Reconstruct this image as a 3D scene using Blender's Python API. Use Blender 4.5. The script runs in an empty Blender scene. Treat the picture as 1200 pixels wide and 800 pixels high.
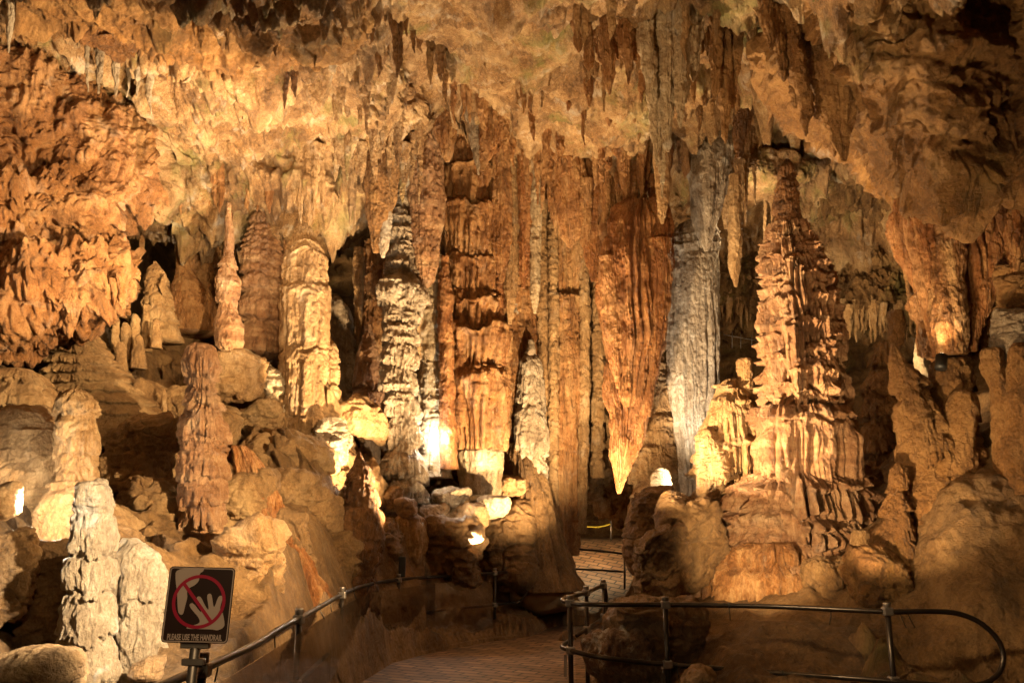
import bpy, math, random
import numpy as np
random.seed(7)
RNG = np.random.default_rng(11)
SC = bpy.context.scene
COL = SC.collection

# ------------------------------------------------------------------ camera maths
FPX, CX, CY, EYE = 1000.0, 600.0, 400.0, 1.62
PITCH = math.atan(220 / FPX)
SP, CP = math.sin(PITCH), math.cos(PITCH)

def P(px, py, Y):
    """world point seen at photo pixel (px,py) standing Y metres ahead"""
    px, py, Y = np.asarray(px, float), np.asarray(py, float), np.asarray(Y, float)
    xc, yc = (px - CX) / FPX, (CY - py) / FPX
    t = Y / (CP - yc * SP)
    return np.stack(np.broadcast_arrays(xc * t, Y, EYE + t * (SP + yc * CP)), -1)

def mpp(py, Y):
    """metres per photo pixel at that place"""
    yc = (CY - py) / FPX
    return Y / (CP - yc * SP) / FPX

# ------------------------------------------------------------------ noise
TN = 64
TAB = RNG.random((TN, TN, TN)).astype(np.float32) * 2 - 1
TABF = TAB.ravel()

def noise(p):
    p = np.asarray(p, np.float32)
    i = np.floor(p).astype(np.int32)
    f = p - i
    f = f * f * f * (f * (f * 6 - 15) + 10)
    i0 = i & (TN - 1)
    i1 = (i0 + 1) & (TN - 1)
    x0, y0, z0 = i0[..., 0] * TN * TN, i0[..., 1] * TN, i0[..., 2]
    x1, y1, z1 = i1[..., 0] * TN * TN, i1[..., 1] * TN, i1[..., 2]
    fx, fy, fz = f[..., 0], f[..., 1], f[..., 2]
    def L(a, b, t): return a + (b - a) * t
    a = L(L(TABF[x0 + y0 + z0], TABF[x1 + y0 + z0], fx), L(TABF[x0 + y1 + z0], TABF[x1 + y1 + z0], fx), fy)
    b = L(L(TABF[x0 + y0 + z1], TABF[x1 + y0 + z1], fx), L(TABF[x0 + y1 + z1], TABF[x1 + y1 + z1], fx), fy)
    return L(a, b, fz)

ROT = np.array([[0.36, 0.48, -0.8], [-0.8, 0.6, 0.0], [0.48, 0.64, 0.6]], np.float32)

def fbm(p, o=4, g=0.5):
    s, a = 0, 1.0
    p = np.asarray(p, np.float32)
    for k in range(o):
        s = s + a * noise(p + 17.3 * k)
        p = (p @ ROT) * 2.03
        a *= g
    return s

def billow(p, o=1, g=0.5):
    s, a = 0, 1.0
    p = np.asarray(p, np.float32)
    for k in range(o):
        s = s + a * (np.abs(noise(p + 9.1 * k)) * 2 - 0.6)
        p = (p @ ROT) * 2.1
        a *= g
    return s

def ridge(p):
    return 1 - 2.4 * np.abs(noise(p))

def sst(a, b, x):
    t = np.clip((x - a) / (b - a), 0, 1)
    return t * t * (3 - 2 * t)

def pchip(xk, yk, x):
    """monotone cubic; yk (K,...) along axis 0"""
    xk, yk, x = np.asarray(xk, float), np.asarray(yk, float), np.asarray(x, float)
    K = len(xk)
    h = np.diff(xk)
    h = np.where(h == 0, 1e-9, h)
    hh = h.reshape((-1,) + (1,) * (yk.ndim - 1))
    d = np.diff(yk, axis=0) / hh
    m = np.zeros_like(yk)
    if K > 2:
        a, b = d[:-1], d[1:]
        with np.errstate(divide='ignore', invalid='ignore'):
            hm = 2 * a * b / (a + b)
        m[1:-1] = np.where(a * b > 0, hm, 0)
    m[0], m[-1] = d[0], d[-1]
    i = np.clip(np.searchsorted(xk, x) - 1, 0, K - 2)
    t = ((x - xk[i]) / h[i])
    t = t.reshape(t.shape + (1,) * (yk.ndim - 1))
    H = h[i].reshape(t.shape)
    t = np.clip(t, 0, 1)
    return ((2 * t**3 - 3 * t**2 + 1) * yk[i] + (t**3 - 2 * t**2 + t) * H * m[i]
            + (-2 * t**3 + 3 * t**2) * yk[i + 1] + (t**3 - t**2) * H * m[i + 1])

# ------------------------------------------------------------------ mesh helpers
def raw_mesh(name, V, Q, smooth=True):
    me = bpy.data.meshes.new(name)
    V = np.ascontiguousarray(V, np.float32).reshape(-1, 3)
    Q = np.ascontiguousarray(Q, np.int32)
    n, k = Q.shape
    me.vertices.add(len(V)); me.vertices.foreach_set('co', V.ravel())
    me.loops.add(n * k); me.loops.foreach_set('vertex_index', Q.ravel())
    me.polygons.add(n)
    me.polygons.foreach_set('loop_start', np.arange(0, n * k, k, dtype=np.int32))
    me.polygons.foreach_set('loop_total', np.full(n, k, np.int32))
    me.polygons.foreach_set('use_smooth', np.full(n, smooth, bool))
    me.update(calc_edges=True)
    return me

def grid_quads(nu, nv, wrap=False):
    """vertex index = v*nu+u"""
    u = np.arange(nu if wrap else nu - 1)
    v = np.arange(nv - 1)
    U, W = np.meshgrid(u, v)
    U2 = (U + 1) % nu
    return np.stack([W * nu + U, W * nu + U2, (W + 1) * nu + U2, (W + 1) * nu + U], -1).reshape(-1, 4)

def link(name, me, mat=None, parent=None, loc=None):
    o = bpy.data.objects.new(name, me)
    COL.objects.link(o)
    if mat is not None and me is not None:
        me.materials.append(mat)
    if loc is not None: o.location = loc
    if parent is not None: o.parent = parent
    return o

def tag(o, label=None, cat=None, group=None, kind=None):
    if label: o['label'] = label
    if cat: o['category'] = cat
    if group: o['group'] = group
    if kind: o['kind'] = kind
    elif label: o['kind'] = 'thing'
    return o

def thing(name, label, cat, loc=(0, 0, 0), group=None):
    o = bpy.data.objects.new(name, None)
    COL.objects.link(o); o.location = loc; o.empty_display_size = 0.2
    return tag(o, label, cat, group)

def place(name, V, Q, mat, parent=None, origin=None, smooth=True):
    """world-space verts -> object with its origin at its base"""
    V = np.asarray(V, np.float64).reshape(-1, 3)
    if origin is None:
        lo, hi = V.min(0), V.max(0)
        origin = np.array([(lo[0] + hi[0]) / 2, (lo[1] + hi[1]) / 2, lo[2]])
    off, q = np.zeros(3), parent
    while q is not None:
        off = off + np.array(q.location); q = q.parent
    me = raw_mesh(name, V - origin, Q, smooth)
    return link(name, me, mat, parent, tuple(np.asarray(origin) - off))

# ------------------------------------------------------------------ materials
def stone(name, dark, mid, light, bump=0.35, streak=0.55, scale=1.0, rough=0.55, green=0.0, white=0.0, grain=1.0, spec=0.4, band=0.0):
    m = bpy.data.materials.new(name); m.use_nodes = True
    nt = m.node_tree; N = nt.nodes; L = nt.links
    bs = N['Principled BSDF']
    tc = N.new('ShaderNodeTexCoord')
    geo = N.new('ShaderNodeNewGeometry')
    def mapping(s):
        mp = N.new('ShaderNodeMapping'); mp.inputs['Scale'].default_value = s
        L.new(geo.outputs['Position'], mp.inputs['Vector']); return mp.outputs[0]
    def nz(vec, sc, det=5, ro=0.6, dist=0.0):
        t = N.new('ShaderNodeTexNoise'); t.inputs['Scale'].default_value = sc
        t.inputs['Detail'].default_value = det; t.inputs['Roughness'].default_value = ro
        t.inputs['Distortion'].default_value = dist
        L.new(vec, t.inputs['Vector']); return t.outputs['Fac']
    def mth(op, a, b=None, clamp=False):
        t = N.new('ShaderNodeMath'); t.operation = op; t.use_clamp = clamp
        for k, v in enumerate((a, b)):
            if v is None: continue
            if isinstance(v, (int, float)): t.inputs[k].default_value = v
            else: L.new(v, t.inputs[k])
        return t.outputs[0]
    def ramp(fac, a, b):
        t = N.new('ShaderNodeMapRange'); t.inputs['From Min'].default_value = a; t.inputs['From Max'].default_value = b
        L.new(fac, t.inputs['Value']); return t.outputs[0]
    def mix(f, a, b):
        t = N.new('ShaderNodeMix'); t.data_type = 'RGBA'; t.clamp_factor = True
        if isinstance(f, (int, float)): t.inputs[0].default_value = f
        else: L.new(f, t.inputs[0])
        for k, v in ((6, a), (7, b)):
            if isinstance(v, tuple): t.inputs[k].default_value = (*v, 1)
            else: L.new(v, t.inputs[k])
        return t.outputs[2]
    iso = mapping((1, 1, 1)); ver = mapping((1, 1, 0.16))
    n1 = nz(iso, 1.3 * scale, 6, 0.62, 0.3)
    n2 = nz(ver, 7.0 * scale, 5, 0.6, 0.2)
    n3 = nz(iso, 9.0 * scale, 6, 0.7)
    n4 = nz(mapping((1, 1, 1 - 0.7 * streak)), 52 * scale, 3, 0.75)
    dark = (dark[0] * .62, dark[1] * .58, dark[2] * .55); mid = (mid[0] * .82, mid[1] * .72, mid[2] * .62); light = (light[0] * .95, light[1] * .87, light[2] * .76)
    f = mth('ADD', mth('MULTIPLY', n1, 1 - streak), mth('MULTIPLY', n2, streak))
    f = mth('ADD', mth('ADD', mth('MULTIPLY', f, 0.52), mth('MULTIPLY', n3, 0.22)), mth('MULTIPLY', n4, 0.26))
    if band:
        hz = nz(mapping((0.5, 0.5, 3.2)), 2.4 * scale, 4, 0.6)
        f = mth('ADD', mth('MULTIPLY', f, 1 - band), mth('MULTIPLY', hz, band))
    c = mix(ramp(f, 0.39, 0.51), dark, mid)
    c = mix(ramp(f, 0.5, 0.60), c, light)
    w0 = nz(mapping((1, 1, 0.45)), 1.7 * scale, 6, 0.7, 0.6)
    c = mix(mth('MULTIPLY', ramp(w0, 0.5, 0.66), 0.45), c, (min(1, light[0] * 1.08), light[1] * 1.12, light[2] * 1.2))
    w1 = nz(mapping((1, 1, 0.6)), 2.2 * scale, 6, 0.68, 0.4)
    c = mix(mth('MULTIPLY', ramp(w1, 0.52, 0.66), 0.65), c, dark)
    if white:
        w = nz(iso, 2.6 * scale, 7, 0.68, 0.5)
        c = mix(mth('MULTIPLY', ramp(w, 0.56, 0.66), white), c, (0.72, 0.66, 0.56))
    if green:
        w = nz(mapping((1, 1, 0.5)), 1.1 * scale, 6, 0.7, 0.4)
        c = mix(mth('MULTIPLY', ramp(w, 0.54, 0.66), green), c, (0.16, 0.19, 0.045))
    L.new(c, bs.inputs['Base Color'])
    rr = nz(iso, 5, 4, 0.6)
    L.new(mth('ADD', mth('MULTIPLY', rr, 1.1), rough - 0.62, True), bs.inputs['Roughness'])
    bs.inputs['Specular IOR Level'].default_value = spec
    b1 = nz(mapping((1, 1, 1 - 0.6 * streak)), 22 * grain, 6, 0.75); b2 = nz(ver, 26 * grain, 3, 0.6)
    b3 = N.new('ShaderNodeTexVoronoi'); b3.inputs['Scale'].default_value = 20 * grain
    L.new(iso, b3.inputs['Vector'])
    hgt = mth('ADD', mth('ADD', mth('MULTIPLY', b1, 0.9), mth('MULTIPLY', b2, 0.45 * streak * 2)), mth('MULTIPLY', b3.outputs['Distance'], -0.12))
    bp = N.new('ShaderNodeBump'); bp.inputs['Strength'].default_value = min(1.0, bump * 2.4); bp.inputs['Distance'].default_value = 0.085
    L.new(hgt, bp.inputs['Height']); L.new(bp.outputs[0], bs.inputs['Normal'])
    return m

def plain(name, col, rough=0.5, metal=0.0, spec=0.5, var=0.0, vs=20, bump=0.0):
    m = bpy.data.materials.new(name); m.use_nodes = True
    N, L = m.node_tree.nodes, m.node_tree.links
    bs = N['Principled BSDF']
    bs.inputs['Base Color'].default_value = (*col, 1)
    bs.inputs['Roughness'].default_value = rough; bs.inputs['Metallic'].default_value = metal
    bs.inputs['Specular IOR Level'].default_value = spec
    if var or bump:
        g = N.new('ShaderNodeTexCoord'); t = N.new('ShaderNodeTexNoise'); t.inputs['Scale'].default_value = vs
        t.inputs['Detail'].default_value = 6
        L.new(g.outputs['Object'], t.inputs['Vector'])
        if var:
            x = N.new('ShaderNodeMix'); x.data_type = 'RGBA'
            L.new(t.outputs['Fac'], x.inputs[0])
            x.inputs[6].default_value = (*[c * (1 - var) for c in col], 1); x.inputs[7].default_value = (*[min(1, c * (1 + var)) for c in col], 1)
            L.new(x.outputs[2], bs.inputs['Base Color'])
        if bump:
            b = N.new('ShaderNodeBump'); b.inputs['Strength'].default_value = bump; b.inputs['Distance'].default_value = 0.01
            L.new(t.outputs['Fac'], b.inputs['Height']); L.new(b.outputs[0], bs.inputs['Normal'])
    return m

M = {
 'ceil':  stone('ceiling limestone', (0.16, 0.08, 0.035), (0.40, 0.24, 0.11), (0.62, 0.45, 0.26), 0.5, 0.2, 1.0, 0.6, green=0.5, white=0.35),
 'pop':   stone('popcorn limestone', (0.20, 0.085, 0.03), (0.42, 0.21, 0.085), (0.56, 0.34, 0.17), 0.6, 0.25, 1.1, 0.55, green=0.12, white=0.15),
 'shell': stone('cave wall limestone', (0.12, 0.065, 0.025), (0.26, 0.15, 0.06), (0.38, 0.25, 0.12), 0.6, 0.3, 0.9, 0.7, green=0.35),
 'mass':  stone('brown bulging rock', (0.15, 0.07, 0.022), (0.34, 0.18, 0.065), (0.47, 0.28, 0.12), 0.55, 0.15, 0.8, 0.6, green=0.12),
 'orange':stone('orange flowstone', (0.22, 0.09, 0.03), (0.44, 0.22, 0.085), (0.60, 0.38, 0.19), 0.4, 0.75, 1.0, 0.5, green=0.12, white=0.1),
 'rust':  stone('rust flowstone', (0.22, 0.08, 0.025), (0.42, 0.185, 0.065), (0.58, 0.34, 0.16), 0.4, 0.85, 1.0, 0.5),
 'tan':   stone('tan flowstone', (0.30, 0.17, 0.07), (0.50, 0.32, 0.155), (0.64, 0.46, 0.27), 0.4, 0.5, 1.0, 0.55, white=0.15),
 'red':   stone('reddish flowstone', (0.24, 0.115, 0.06), (0.46, 0.26, 0.14), (0.60, 0.41, 0.25), 0.45, 0.5, 1.2, 0.5, white=0.12, band=0.35),
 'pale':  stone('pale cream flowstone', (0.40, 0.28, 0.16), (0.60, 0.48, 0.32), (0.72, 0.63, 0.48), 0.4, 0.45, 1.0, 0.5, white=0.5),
 'grey':  stone('grey flowstone', (0.28, 0.21, 0.14), (0.50, 0.41, 0.31), (0.64, 0.57, 0.48), 0.45, 0.6, 1.1, 0.5, white=0.4),
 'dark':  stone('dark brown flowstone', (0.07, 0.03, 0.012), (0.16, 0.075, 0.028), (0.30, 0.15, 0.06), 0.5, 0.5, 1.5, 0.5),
 'mud':   stone('clay covered rock', (0.24, 0.14, 0.06), (0.42, 0.27, 0.13), (0.55, 0.39, 0.21), 0.4, 0.12, 0.8, 0.65, grain=0.8, white=0.1),
 'bank':  stone('brown clay bank', (0.13, 0.075, 0.032), (0.25, 0.15, 0.065), (0.36, 0.23, 0.11), 0.4, 0.3, 0.8, 0.6, grain=0.8),
 'cap':   stone('white crusted boulder rock', (0.12, 0.06, 0.03), (0.24, 0.13, 0.07), (0.45, 0.32, 0.22), 0.6, 0.1, 2.0, 0.5, white=0.9),
}
M['pipe'] = plain('dark bronze handrail steel', (0.05, 0.038, 0.03), 0.32, 0.7, 0.5, var=0.35, vs=9)
M['clamp'] = plain('galvanised clamp', (0.30, 0.26, 0.23), 0.42, 0.8, 0.5, var=0.3, vs=30)
M['tie'] = plain('black cable tie', (0.01, 0.01, 0.01), 0.45)
M['concrete'] = plain('stained concrete', (0.30, 0.20, 0.11), 0.8, var=0.5, vs=4, bump=0.5)
M['signb'] = plain('dark brown sign face', (0.032, 0.014, 0.010), 0.35, var=0.15)
M['signw'] = plain('sign beige print', (0.52, 0.40, 0.34), 0.45, var=0.08)
M['signr'] = plain('sign red print', (0.42, 0.012, 0.045), 0.4)
M['rope'] = plain('yellow rope', (0.55, 0.45, 0.04), 0.7)
M['black'] = plain('black housing', (0.015, 0.014, 0.013), 0.5)

def acrylic():
    m = bpy.data.materials.new('scuffed clear acrylic'); m.use_nodes = True
    N, L = m.node_tree.nodes, m.node_tree.links
    N.remove(N['Principled BSDF'])
    tr = N.new('ShaderNodeBsdfTransparent'); tr.inputs[0].default_value = (0.93, 0.9, 0.86, 1)
    gl = N.new('ShaderNodeBsdfGlossy'); gl.inputs['Roughness'].default_value = 0.06
    df = N.new('ShaderNodeBsdfDiffuse'); df.inputs[0].default_value = (0.5, 0.45, 0.38, 1)
    fr = N.new('ShaderNodeFresnel'); fr.inputs[0].default_value = 1.45
    g = N.new('ShaderNodeTexCoord'); t = N.new('ShaderNodeTexNoise'); t.inputs['Scale'].default_value = 3; t.inputs['Detail'].default_value = 6
    L.new(g.outputs['Object'], t.inputs['Vector'])
    mr = N.new('ShaderNodeMapRange'); mr.inputs['From Min'].default_value = 0.35; mr.inputs['From Max'].default_value = 0.75
    mr.inputs['To Min'].default_value = 0.004; mr.inputs['To Max'].default_value = 0.03
    L.new(t.outputs['Fac'], mr.inputs['Value'])
    a = N.new('ShaderNodeMixShader'); L.new(mr.outputs[0], a.inputs[0]); L.new(tr.outputs[0], a.inputs[1]); L.new(df.outputs[0], a.inputs[2])
    b = N.new('ShaderNodeMixShader'); hf = N.new('ShaderNodeMath'); hf.operation = 'MULTIPLY'; hf.inputs[1].default_value = 0.4; L.new(fr.outputs[0], hf.inputs[0]); L.new(hf.outputs[0], b.inputs[0]); L.new(a.outputs[0], b.inputs[1]); L.new(gl.outputs[0], b.inputs[2])
    L.new(b.outputs[0], N['Material Output'].inputs['Surface'])
    return m
M['acrylic'] = acrylic()

def brick_floor():
    m = bpy.data.materials.new('brick paving'); m.use_nodes = True
    N, L = m.node_tree.nodes, m.node_tree.links; bs = N['Principled BSDF']
    g = N.new('ShaderNodeNewGeometry')
    mp = N.new('ShaderNodeMapping'); mp.inputs['Rotation'].default_value = (0, 0, math.radians(28))
    L.new(g.outputs['Position'], mp.inputs[0])
    b = N.new('ShaderNodeTexBrick'); b.inputs['Scale'].default_value = 1.0
    b.inputs['Brick Width'].default_value = 0.3; b.inputs['Row Height'].default_value = 0.15
    b.inputs['Mortar Size'].default_value = 0.016; b.inputs['Bias'].default_value = -0.1
    b.inputs['Color1'].default_value = (0.19, 0.105, 0.055, 1); b.inputs['Color2'].default_value = (0.33, 0.20, 0.11, 1)
    b.inputs['Mortar'].default_value = (0.03, 0.018, 0.012, 1)
    L.new(mp.outputs[0], b.inputs['Vector'])
    n = N.new('ShaderNodeTexNoise'); n.inputs['Scale'].default_value = 2.5; n.inputs['Detail'].default_value = 7
    L.new(g.outputs['Position'], n.inputs['Vector'])
    x = N.new('ShaderNodeMix'); x.data_type = 'RGBA'; x.blend_type = 'MULTIPLY'; x.inputs[0].default_value = 0.55
    L.new(b.outputs['Color'], x.inputs[6])
    cr = N.new('ShaderNodeMapRange'); cr.inputs['From Min'].default_value = 0.3; cr.inputs['From Max'].default_value = 0.7
    L.new(n.outputs['Fac'], cr.inputs['Value']); L.new(cr.outputs[0], x.inputs[7])
    L.new(x.outputs[2], bs.inputs['Base Color'])
    bs.inputs['Roughness'].default_value = 0.6
    bp = N.new('ShaderNodeBump'); bp.inputs['Strength'].default_value = 0.5; bp.inputs['Distance'].default_value = 0.01; bp.invert = True
    L.new(b.outputs['Fac'], bp.inputs['Height']); L.new(bp.outputs[0], bs.inputs['Normal'])
    return m
M['brick'] = brick_floor()

# ------------------------------------------------------------------ rock surface generators
def rough(V, style, amp=1.0, seed=0.0):
    """displacement (metres) along the normal, from world position"""
    q = V + seed
    if style == 'pop':
        h = 0.22 * fbm(q * 0.7, 3) + 0.13 * billow(q * 2.2, 2) + 0.075 * billow(q * np.array([7, 7, 4.0]), 2) + 0.03 * billow(q * 17, 1)
    elif style == 'ceil':
        w = q + 0.3 * fbm(q * 0.7, 2)[..., None]
        m = sst(-0.25, 0.35, noise(q * 0.45 + 20))
        h = 0.34 * fbm(q * 0.55, 3) + 0.22 * billow(w * np.array([0.9, 0.5, 0.9]), 2) + 0.10 * ridge(w * np.array([1.6, 0.6, 1.2])) + (0.02 + 0.07 * m) * billow(q * np.array([3.8, 2.4, 2.6]), 2) + (0.015 + 0.03 * m) * billow(q * np.array([10, 7, 5]), 2) + 0.035 * fbm(q * np.array([9, 5, 9]), 4, .65) + 0.018 * billow(q * np.array([24, 16, 14]), 1)
    elif style == 'drape':
        w = q + 0.35 * np.stack([fbm(q * 0.8, 2), fbm(q * 0.8 + 31, 2), 0 * q[..., 0]], -1)
        h = 0.14 * ridge(w * np.array([1.7, 1.7, 0.10])) + 0.09 * billow(w * np.array([4.6, 4.6, 0.22]) + 5) + 0.035 * ridge(w * np.array([12, 12, 0.5])) + 0.05 * fbm(q * 2.5, 3) + 0.02 * fbm(q * np.array([14, 14, 7]), 2)
    elif style == 'mud':
        h = 0.20 * fbm(q * 0.8, 3) + 0.08 * ridge(q * np.array([1.5, 1.5, 1.9])) + 0.05 * billow(q * np.array([3.2, 3.2, 4.5]), 2) + 0.03 * ridge(q * np.array([5, 5, 9])) + 0.018 * fbm(q * np.array([15, 15, 22]), 2)
    elif style == 'bank':
        h = 0.14 * fbm(q * 0.9, 4) + 0.05 * ridge(q * np.array([2.4, 1.2, 1.0])) + 0.03 * fbm(q * 5, 3) + 0.012 * fbm(q * 16, 2)
    else:
        h = 0.3 * fbm(q * 0.5, 5) + 0.12 * billow(q * 2.0, 3)
    if style in ('ceil', 'mud', 'pop'):
        # joints and bedding cracks
        w = q + 0.25 * fbm(q * 1.1 + 60, 3)[..., None]
        h = h + 0.07 * (sst(0.0, 0.07, np.abs(noise(w * np.array([0.8, 0.8, 1.9]) + 11))) - 1) + 0.035 * (sst(0.0, 0.09, np.abs(noise(w * np.array([2.3, 2.3, 3.1]) + 29))) - 1)
    return h * amp

def normals(V):
    du = np.gradient(V, axis=1); dv = np.gradient(V, axis=0)
    n = np.cross(du, dv)
    return n / (np.linalg.norm(n, axis=-1, keepdims=True) + 1e-9)

def sheet(cols, nu, nv, style, amp=1.0, seed=0.0, drip=0.0, calm=()):
    """cols: {px: [(py, Y), ...]} -> dense rock surface"""
    pxs = sorted(cols)
    grid = []
    for px in pxs:
        a = np.array(cols[px], float)
        W = P(px, a[:, 0], a[:, 1])
        s = np.concatenate([[0], np.cumsum(np.linalg.norm(np.diff(W, axis=0), axis=1))])
        # weight the sampling by picture size so that visible parts get the vertices
        t = np.concatenate([[0], np.cumsum(np.abs(np.diff(a[:, 0])) + 18 * np.abs(np.diff(a[:, 1])))])
        grid.append(pchip(t / t[-1], W, np.linspace(0, 1, nv)))
    G = np.stack(grid, 0)                       # (K, nv, 3)
    u = np.linspace(pxs[0], pxs[-1], nu)
    V = pchip(pxs, G, u)                        # (nu, nv, 3)
    V = V.transpose(1, 0, 2)                    # (nv, nu, 3)
    n = normals(V)
    c = np.array([0, 0, EYE]) - V
    if (n * c).sum() < 0: n = -n
    V = V + n * rough(V, style, amp, seed)[..., None]
    if drip:
        # rows of drips: hanging points where the roof water gathers
        f = V * np.array([1, 1, 0.12]) + seed
        k = 0.35 + 0.65 * sst(-0.1, 0.3, noise(f * 0.7 + 5))
        d = 0.42 * sst(0.22, 0.85, noise(f * 2.1)) + 0.30 * sst(0.15, 0.8, noise(f * 4.7 + 3)) + 0.16 * sst(0.1, 0.8, noise(f * 9.5 + 8))
        for (a, b_, c_, d_, e_) in calm:      # smooth bare slabs: world-space ellipsoids (centre x,y,z, radius, strength)
            k = k * (1 - e_ * sst(1.15, 0.75, np.sqrt(((V - np.array([a, b_, c_])) ** 2).sum(-1)) / d_))
        V[..., 2] -= drip * k * d
    return V, grid_quads(nu, nv)

def lathe(prof, Y, tiers=(), ta=0.12, mode='skirt', fl=0.10, ff=9.0, lump=0.02, ell=1.0, jag=0.5, wob=0.12, seed=0.0, dens=1.0, fine=1.0, scal=0, sa=0.12, sw=(0.25, 0.6), lipw=1.0):
    """a dripstone body: prof = [(py, cx, half width)] from top to bottom, in photo pixels at distance Y"""
    a = np.array(prof, float)
    s = mpp(a[:, 0], Y)
    W = P(a[:, 1], a[:, 0], Y)
    R = a[:, 2] * s
    hpx = a[-1, 0] - a[0, 0]
    rp = a[:, 2].max()
    nv = int(np.clip(hpx * 1.15 * dens, 24, 700)); nu = int(np.clip(2 * math.pi * rp * 1.05 * dens, 28, 520))
    py = np.linspace(a[0, 0], a[-1, 0], nv)
    C = pchip(a[:, 0], W, py); r = pchip(a[:, 0], R, py)
    th = np.linspace(0, 2 * math.pi, nu, endpoint=False)
    ct, st = np.cos(th), np.sin(th)
    z = C[:, 2][:, None] + 0 * th[None]
    base = np.stack([C[:, 0][:, None] + r[:, None] * ct, C[:, 1][:, None] + r[:, None] * ell * st, z], -1)
    rm = max(R.max(), 0.04)
    q = base + seed
    # vertical ribs: rounded crests between sharp grooves, wandering slightly
    ring = np.stack([C[:, 0][:, None] + rm * ct, C[:, 1][:, None] + rm * ell * st, z], -1) + seed
    warp = 0.05 * rm * np.stack([fbm(ring * (1.2 / rm), 2), fbm(ring * (1.2 / rm) + 40, 2), 0 * z], -1)
    qw = ring + warp
    g1 = np.abs(noise(qw * np.array([ff, ff, ff * 0.035])))
    g2 = np.abs(noise(qw * np.array([ff * 2.4, ff * 2.4, ff * 0.09]) + 7))
    g3 = noise(qw * np.array([ff * .45, ff * .45, ff * 0.05]) + 3)
    rib = 1.9 * np.sqrt(g1 + 0.002) - 0.95 + 0.7 * (np.sqrt(g2 + 0.002) - 0.5)
    flute = rib + 0.5 * g3
    dripn = 1.3 * (np.sqrt(g1) - 0.5) + 0.8 * (np.sqrt(g2) - 0.5)
    h = wob * rm * fbm(q * (0.8 / rm) * np.array([1, 1, .7]), 3)
    fw = np.ones_like(z)
    if len(tiers):
        Tz = np.array([P(0, t, Y)[..., 2] for t in tiers])          # world heights of the lips, top to bottom
        gap = abs(np.diff(Tz)).mean() if len(Tz) > 1 else rm
        gap = min(gap, rm * 1.6)
        lw = 0.24 * gap * lipw * fbm(ring * np.array([1.1, 1.1, 0.5]) / rm + 9, 2)
        zz = z + lw + jag * 0.38 * gap * dripn
        edges = np.concatenate([[z.max() + 0.001 + gap * 0.2], Tz, [min(Tz[-1] - gap, z.min()) - 0.01]])
        idx = np.clip(np.searchsorted(-edges, -zz) - 1, 0, len(edges) - 2)
        top, bot = edges[idx], edges[idx + 1]
        t = np.clip((top - zz) / (top - bot + 1e-6), 0, 1)
        ln = np.minimum((top - bot) / gap, 1.6)
        if mode == 'skirt':
            sh = sst(0, 0.55, t) * 1.0 + 0.25 * t - 0.65
            fw = 0.15 + 0.85 * sst(0.25, 0.7, t)
        else:
            sh = sst(0.0, 0.10, t) * 1.05 - 0.75 * t ** 0.8 - 0.05
            fw = 0.2 + 0.8 * sst(0.12, 0.35, t)
        amp_i = 0.6 + 0.8 * RNG.random(len(edges))
        h = h + ta * rm * sh * amp_i[idx] * ln
        h = h + lump * 1.3 * (1 - fw) * billow(q * np.array([1, 1, 1.8]) * (0.32 * ff), 2)
    if scal:
        # overlapping scallops of flowstone: domed above, ragged dripping lip below
        S_ = np.zeros_like(z); T_ = np.zeros_like(z)
        zc = C[:, 2]
        for k in range(scal):
            k0 = RNG.integers(0, nv); zi = zc[k0]; t0 = RNG.random() * 2 * math.pi
            if math.sin(t0) > 0.6: t0 = -t0
            rl = max(r[k0], 0.3 * rm)
            w = rl * RNG.uniform(*sw); Lh = w * RNG.uniform(0.7, 1.6); am = rm * sa * RNG.uniform(0.6, 1.3)
            rows = np.where((zc < zi + 0.02) & (zc > zi - Lh * 1.35))[0]
            if len(rows) < 3: continue
            sl = slice(rows[0], rows[-1] + 1)
            du = ((th - t0 + math.pi) % (2 * math.pi) - math.pi) * rl
            e = np.clip(1 - (du / w) ** 2, 0, 1)
            cols = np.where(e > 0)[0]
            zt = zi - 0.55 * Lh * (1 - np.sqrt(e[cols]))
            zb = zi - Lh * (1 - 0.2 * (1 - e[cols])) + 0.30 * Lh * jag * dripn[sl][:, cols]
            tt = (zt - zc[sl][:, None]) / (zt - zb + 1e-6)
            inside = (tt > 0) & (tt < 1)
            hh = np.where(inside, am * (0.25 + 0.75 * sst(0, 0.6, tt)) * (1 - 0.5 * sst(0.72, 1.0, tt)) * (0.25 + 0.75 * np.sqrt(e[cols])), 0)
            ix = np.ix_(np.arange(sl.start, sl.stop), cols)
            old = S_[ix]; new = np.where(hh > 0, np.maximum(hh, old * 0.45 + hh * 0.75), old)
            S_[ix] = new; T_[ix] = np.where(hh > 0, sst(0.3, 0.75, tt), T_[ix])
        h = h + S_ - 0.4 * rm * sa
        fw = np.where(S_ > 0, 0.15 + 0.85 * T_, fw)
    h = h + fl * rm * fw * flute * 0.5
    h = h + lump * (0.5 * billow(q * ff * np.array([.5, .5, .3]), 2) + 0.4 * fbm(q * ff * np.array([1.5, 1.5, .9]), 3))
    h = h + fine * 0.010 * fbm(q * np.array([30, 30, 15]), 2, .7)
    k = np.clip(r / (0.35 * rm), 0.12, 1)[:, None]
    rr = np.maximum(r[:, None] + h * k, 0.15 * r[:, None])
    V = np.stack([C[:, 0][:, None] + rr * ct, C[:, 1][:, None] + rr * ell * st, z], -1)
    return V, grid_quads(nu, nv, True)

SEED = [3.0]
def nextseed():
    SEED[0] += 5.37
    return SEED[0] % 53

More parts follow.
